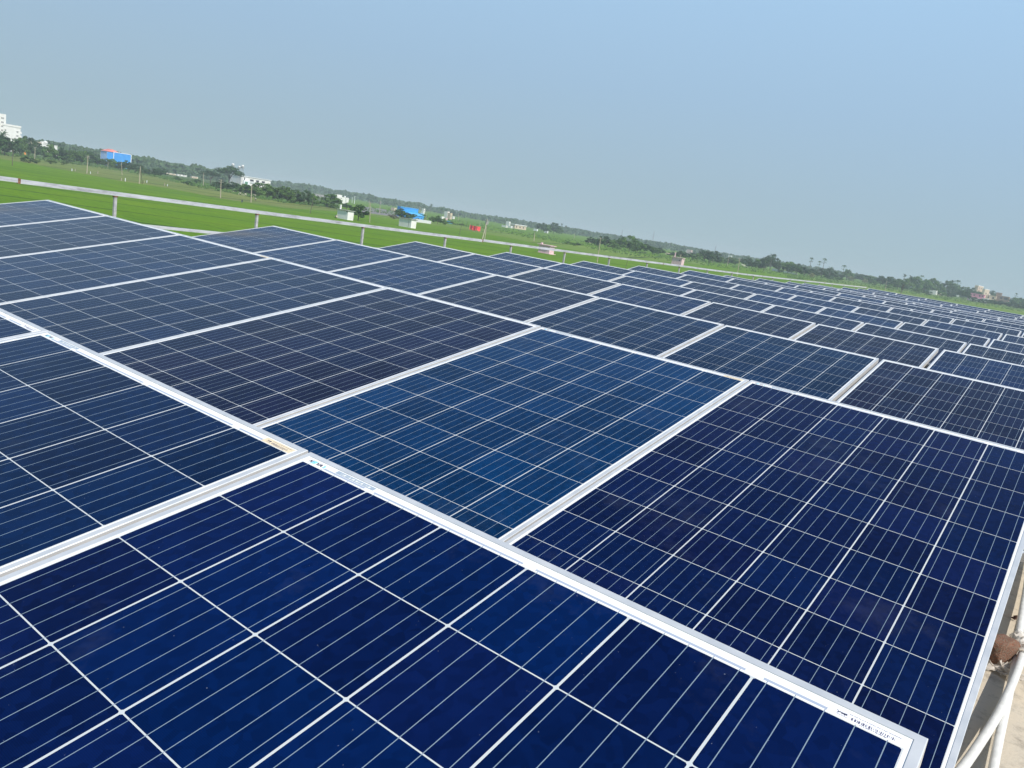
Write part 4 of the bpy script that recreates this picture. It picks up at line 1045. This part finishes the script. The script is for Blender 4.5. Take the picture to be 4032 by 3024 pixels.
# ------------------------------------------------------------------ poles
def pole(top, base, r, label, m='polecon', arm=None, extra=None, legs=None, name='utility_pole'):
    P = ground(*base)
    # the top lies on the plane through the pole square to the line of sight
    v = ray(*top); n_ = Vector((P.x, P.y, 0)).normalized(); t_ = (P.x * n_.x + P.y * n_.y) / (v.x * n_.x + v.y * n_.y)
    T = Vector((v.x * t_, v.y * t_, H0 + v.z * t_)) - P
    T.x *= .8; T.y *= .8
    o = empty(name, P)
    b = MB(); b.tube([(0, 0, -.3), (T.x * .5, T.y * .5, T.z * .5), tuple(T)], [r * 1.25, r, r * .75], 8); b.build('shaft', M[m], o)
    rt = Vector((n_.y, -n_.x, 0))
    if arm:
        for q in range(arm):
            z = T.z - .35 - .8 * q; c = Vector((T.x, T.y, 0)) * (z / T.z)
            b = MB(); a0, a1 = c - rt * .9, c + rt * .9; b.tube([(a0.x, a0.y, z), (a1.x, a1.y, z)], .07, 6); am = b.build('crossarm', M['insul'], o)
            for s in (-.8, 0, .8):
                c2 = c + rt * s; b = MB(); b.tube([(c2.x, c2.y, z + .06), (c2.x, c2.y, z + .2), (c2.x, c2.y, z + .32)], [.06, .10, .05], 7); b.build('insulator', M['insul'], am)
    if extra == 'transformer':
        z = T.z - 2.0; c = Vector((T.x, T.y, 0)) * (z / T.z) - n_ * .6
        b = MB(); b.box(c.x - .5, c.x + .5, c.y - .4, c.y + .4, z, z + 1.2); b.build('transformer', M['insul'], o)
    if extra == 'cap':
        b = MB(); b.box(T.x - .8, T.x + 1.6, T.y - .4, T.y + .4, T.z - .1, T.z + 1.0); b.build('switch_box', M['trim'], o)
    for lg in legs or ():
        Q = ground(*lg) - P; b = MB(); b.tube([(Q.x, Q.y, -.2), (T.x * .92, T.y * .92, T.z * .92)], [r * 1.1, r * .7], 8); b.build('stay_leg', M[m], o)
    return prop(o, label, 'pole', 'poles standing in the fields')
PL = [((52,587),(48,653),.12,'thin dark pole at the far left in front of the trees','poledark',0),
      ((117,575),(112,615),.15,'short pale pole by the orange cloth on the left','polecon',1),
      ((139,579),(136,631),.17,'grey pole standing right of the orange cloth','polecon',1),
      ((347,612),(342,683),.17,'lone thick pole with insulators left of the blue and coral shed','polecon',2),
      ((426,637),(424,664),.15,'short faint pole below the blue and coral shed','polecon',0),
      ((475,630),(481,690),.13,'crooked pale pole below the blue and coral shed','polecon',0),
      ((870,706),(868,780),.16,'pole with a crossarm in front of the umbrella-crowned trees','polecon',2),
      ((991,728),(988,797),.17,'bare pole in front of the middle thicket','polecon',0),
      ((1238,773),(1221,841),.09,'thin leaning pole in front of the round green tree','poledark',0),
      ((1457,794),(1456,877),.12,'thin tall pole right of the first pump house tree','polecon',1),
      ((1454,789),(1453,815),.2,'short distant pole over the grey ploughed field','polecon',0),
      ((1397,771),(1395,803),.25,'pale distant post right of the white two-storey house','trim',0),
      ((1388,776),(1386,800),.2,'fainter distant post next to the pale one','trim',0),
      ((1600,807),(1599,828),.2,'short pole in front of the blue shed roof','polecon',1),
      ((1654,816),(1651,852),.25,'thick pole at the right corner of the blue shed','polecon',1),
      ((1679,837),(1675,871),.12,'thin pole between blue shed and shrubs','polecon',1),
      ((1806,841),(1804,868),.18,'distant pole above the yellow-green pasture','polecon',0),
      ((1823,871),(1806,935),.07,'thin dark leaning pole left of the red cloth','poledark',0),
      ((1890,873),(1889,892),.18,'short pole standing behind the red cloth','polecon',0),
      ((2263,919),(2261,940),.16,'faint distant pole above the low hedge clumps','polecon',0),
      ((2365,935),(2351,1034),.13,'tall brown pole crossing the railing by the second thicket','polecon',1),
      ((2403,943),(2397,976),.2,'grey pole in front of the second thicket','polecon',0),
      ((2482,1000),(2462,1056),.06,'thin dark pole leaning over the railing','poledark',0),
      ((2753,996),(2750,1027),.16,'pole in front of the belt behind the pink pump house','polecon',0),
      ((2872,1007),(2863,1046),.18,'leaning pale pole right of the belt behind the pink pump house','polecon',0),
      ((2912,1016),(2902,1088),.16,'tall dark-topped pole crossing the railing right of the pink pump house','polecon',2),
      ((3022,1030),(3019,1063),.2,'pole at the left end of the right-hand tree belt','polecon',1),
      ((3096,1034),(3090,1070),.2,'pale pole above the short boundary wall','polecon',0),
      ((3491,1105),(3485,1144),.16,'pale pole before the right-hand belt, left of the dead tree','polecon',0),
      ((3744,1144),(3740,1172),.18,'pale pole near the right end of the tree belt','polecon',0)]
for top, base, r_, lb, mm, am in PL: pole(top, base, r_, lb, mm, am)
pole((553,655), (548,724), .17, 'tall A-shaped double pole on the left pasture', legs=[(561,723)])
pole((802,680), (800,734), .16, 'A-shaped double pole left of the umbrella-crowned trees', legs=[(790,718)])
pole((1919,863), (1907,950), .16, 'tall A-shaped pole with a transformer right of the red cloth', extra='transformer', legs=[(1896,954)], arm=1)
pole((1497,791), (1495,842), .17, 'pole with a transformer over the grey ploughed field', extra='transformer', arm=1)
pole((2106,908), (2102,950), .2, 'pale pole topped by a white switch box', extra='cap')
# dead tree
P = ground(3546, 1158); k = mpp(P); hh = ztop(3553, 1117, P)
t = empty('dead_tree', P); b = MB(); b.tube([(0, 0, -.1), (.2, .2, hh * .5), (.6, .3, hh)], [.35, .3, .12], 7); b.build('trunk', M['bark'], t)
cr = crown_broad(77, .3, .6, 10, 30, .10); c = cr.build('crown', M['leaf_brown'], t); c.scale = (k * 12, k * 12, hh * .95); c.location = (.4, .2, hh * .05)
prop(t, 'dead brown leafy stump at the far roof corner, before the belt', 'tree')
# lattice masts
for k, (xt, yt_, xb, wd) in enumerate(((2450, 905, 2447, .9), (2574, 911, 2569, 1.0), (2818, 968, 2815, .8))):
    P = away(xb, 1900); zt_ = ztop(xt, yt_, P); o = empty('lattice_mast', P)
    for a in range(3):
        th = 2 * PI * a / 3; b = MB(); b.tube([(2.2 * math.cos(th), 2.2 * math.sin(th), 0), (.5 * math.cos(th), .5 * math.sin(th), zt_)], .17, 5); b.build('leg', M['steel'], o)
    b = MB(); n = 14
    for q in range(n):
        z0_, z1_ = zt_ * q / n, zt_ * (q + 1) / n; f0, f1 = 2.2 - 1.7 * q / n, 2.2 - 1.7 * (q + 1) / n
        for a in range(3):
            t0, t1 = 2 * PI * a / 3, 2 * PI * (a + 1) / 3
            b.tube([(f0 * math.cos(t0), f0 * math.sin(t0), z0_), (f1 * math.cos(t1), f1 * math.sin(t1), z1_)], .10, 4)
    b.build('bracing', M['steel'], o)
    b = MB(); b.tube([(0, 0, zt_), (0, 0, zt_ + 2.5)], .12, 5); b.build('antenna', M['steel'], o)
    prop(o, f'slim grey lattice mast on the horizon, {ORD[k+1]} from the left', 'mast', 'lattice masts on the horizon')
# stakes, cloths
for k, (xx, yy) in enumerate(((296,674),(283,674),(385,684),(356,684),(478,712),(493,714),(568,719),(578,720),(648,732),(659,733))):
    P = ground(xx, yy); b = MB(); b.prism([(-.18, -.12), (.18, -.12), (.14, .12), (-.14, .12)], 0, 1.0 + .2 * (k % 3)); o = b.build('marker_stone', M['trim'] if k % 2 else M['polecon'], loc=P)
    prop(o, f'small pale marker stone, {ORD[k+1]} of ten scattered over the left pasture', 'marker stone', 'marker stones on the left pasture')
def cloth(cols, label, name, m, z0, z1, sag=.15):
    a, c = [ground(*p) for p in cols]; d = c - a; n = 16; b = MB(); nn = Vector((-d.y, d.x, 0)).normalized()
    for i in range(n + 1):
        f = i / n; p = a + d * f + nn * math.sin(f * 13) * .35
        b.v += [(p.x, p.y, z0 + sag * math.sin(f * 9)), (p.x + nn.x * .15, p.y + nn.y * .15, (z0 + z1) / 2), (p.x, p.y, z1 - sag * math.sin(PI * f))]
    for i in range(n):
        q = 3 * i; b.f += [(q, q + 3, q + 4, q + 1), (q + 1, q + 4, q + 5, q + 2)]; b.m += [0, 0]
    t = empty(name, (0, 0, 0)); o = b.build('sheet', M[m], t)
    sm = o.modifiers.new('thickness', 'SOLIDIFY'); sm.thickness = .03
    for p in (a, c):
        b = MB(); b.tube([(p.x, p.y, 0), (p.x, p.y, z1 + .15)], .05, 6); b.build('stake', M['polecon'], t)
    return prop(t, label, 'cloth')
C, Lx, Ly, h_ = corner_house(1857, 1877, 1901, 912, 890)
t = empty('hanging_cloth', C); h_ = max(h_, 2.2)
for nm_, (p0, p1) in (('sheet', (Vector((-Lx, 0, 0)), Vector((0, 0, 0)))), ('sheet', (Vector((0, 0, 0)), Vector((0, Ly, 0))))):
    b = MB(); n = 12; d_ = p1 - p0; nn = Vector((-d_.y, d_.x, 0)).normalized()
    for i in range(n + 1):
        f = i / n; p = p0 + d_ * f + nn * math.sin(f * 14) * .18
        b.v += [(p.x, p.y, .5 + .2 * math.sin(f * 8)), (p.x + nn.x * .1, p.y + nn.y * .1, h_ * .6), (p.x, p.y, h_ - .2 * math.sin(PI * f))]
    for i in range(n):
        q = 3 * i; b.f += [(q, q + 3, q + 4, q + 1), (q + 1, q + 4, q + 5, q + 2)]; b.m += [0, 0]
    o = b.build(nm_, M['redcloth'], t); sm = o.modifiers.new('thickness', 'SOLIDIFY'); sm.thickness = .03
for p in ((-Lx, 0), (0, 0), (0, Ly)):
    b = MB(); b.tube([(p[0], p[1], 0), (p[0], p[1], h_ + .3)], .06, 6); b.build('stake', M['polecon'], t)
prop(t, 'red cloth hung between stakes in the paddy, beside the A-shaped pole', 'cloth')
cloth(((95, 610), (102, 611)), 'orange cloth hanging in front of the left trees', 'hanging_cloth', 'orange', .2, 3.4)
cloth(((2786, 1008), (2793, 1009)), 'small orange flag among the trees behind the pink pump house', 'hanging_cloth', 'orange', 5.5, 9.0)

# ------------------------------------------------------------------ two people at work in the fields
M['skin'] = mat('brown_skin', (.16, .085, .05), .6)
M['hair'] = mat('black_hair', (.012, .010, .010), .6)
M['shirt'] = mat('white_shirt_cloth', (.75, .74, .70), .8)
M['lungi'] = mat('dark_lower_cloth', (.05, .06, .10), .8)
def skinned(name, verts, edges, radii, m, parent, root=0):
    me = bpy.data.meshes.new(name); me.from_pydata(verts, edges, []); me.materials.append(m)
    o = bpy.data.objects.new(name, me); COL.objects.link(o); o.parent = parent
    sk = o.modifiers.new('skin', 'SKIN'); sk.use_smooth_shade = True
    sb = o.modifiers.new('sub', 'SUBSURF'); sb.levels = 1; sb.render_levels = 2
    for v, r_ in zip(me.skin_vertices[0].data, radii): v.radius = r_ if hasattr(r_, '__len__') else (r_, r_)
    me.skin_vertices[0].data[root].use_root = True
    return o
def person(P, rz, bend, label, top_m, low_m):
    o = empty('person', P, rz)
    c_, s_ = math.cos(bend), math.sin(bend)
    def up(x, y, z):                       # bend the upper body forwards (-y) about the hips
        z -= .92; return (x, y * c_ - z * s_, .92 + z * c_ + y * s_)
    V = [(0, 0, .92), up(0, 0, 1.12), up(0, .01, 1.36), up(0, .0, 1.48), up(0, -.02, 1.58), up(0, -.02, 1.70),
         (-.10, 0, .86), (-.11, -.03, .48), (-.11, .02, .07), (-.11, -.13, .04), (.10, 0, .86), (.12, .04, .48), (.13, .10, .07), (.13, -.04, .04),
         up(-.19, 0, 1.40), up(-.25, .0, 1.12), up(-.24, -.12, .90), up(-.23, -.17, .80), up(.19, 0, 1.40), up(.25, -.02, 1.12), up(.23, -.16, .93), up(.22, -.22, .84)]
    E = [(0,1),(1,2),(2,3),(3,4),(4,5),(0,6),(6,7),(7,8),(8,9),(0,10),(10,11),(11,12),(12,13),(2,14),(14,15),(15,16),(16,17),(2,18),(18,19),(19,20),(20,21)]
    Rr = [(.15,.11),(.13,.10),(.16,.11),(.055,.055),(.085,.095),(.075,.085),.09,.06,.04,.035,.09,.06,.04,.035,.055,.042,.033,.035,.055,.042,.033,.035]
    skinned('body', V, E, Rr, M['skin'], o)
    skinned('shirt', [V[0], V[1], V[2], up(-.19, 0, 1.40), up(-.24, 0, 1.18), up(.19, 0, 1.40), up(.24, -.01, 1.18)], [(0,1),(1,2),(2,3),(3,4),(2,5),(5,6)],
            [(.175,.135),(.155,.125),(.18,.13),.07,.06,.07,.06], top_m, o)
    skinned('lower_cloth', [(0, 0, .93), (-.09, 0, .82), (-.11, -.02, .46), (.09, 0, .82), (.12, .04, .46)], [(0,1),(1,2),(0,3),(3,4)], [(.17,.13),.115,.10,.115,.10], low_m, o)
    skinned('hair', [up(0, .0, 1.62), up(0, .0, 1.72)], [(0, 1)], [(.085,.095),(.075,.08)], M['hair'], o)
    return prop(o, label, 'person', 'people in the fields')
person(ground(1006, 792), .6, .12, 'person in a white shirt standing on the pasture right of the bare pole', M['shirt'], M['lungi'])
person(ground(952, 801), 1.2, 1.0, 'person in blue clothes stooping in the paddy left of the bare pole', M['bluecloth'], M['bluecloth'])

# ------------------------------------------------------------------ air
hz_ = MB(); hz_.box(-7900, 7900, -7900, 7900, -1.0, 46.0)
hm = bpy.data.materials.new('haze'); hm.use_nodes = True; ht = hm.node_tree
ht.nodes.remove(ht.nodes['Principled BSDF'])
pv = ht.nodes.new('ShaderNodeVolumePrincipled'); pv.inputs['Color'].default_value = (.78, .91, .92, 1); pv.inputs['Density'].default_value = .00030
pv.inputs['Anisotropy'].default_value = 0.0
ht.links.new(pv.outputs[0], ht.nodes['Material Output'].inputs['Volume'])
prop(hz_.build('haze', hm), kind='stuff')
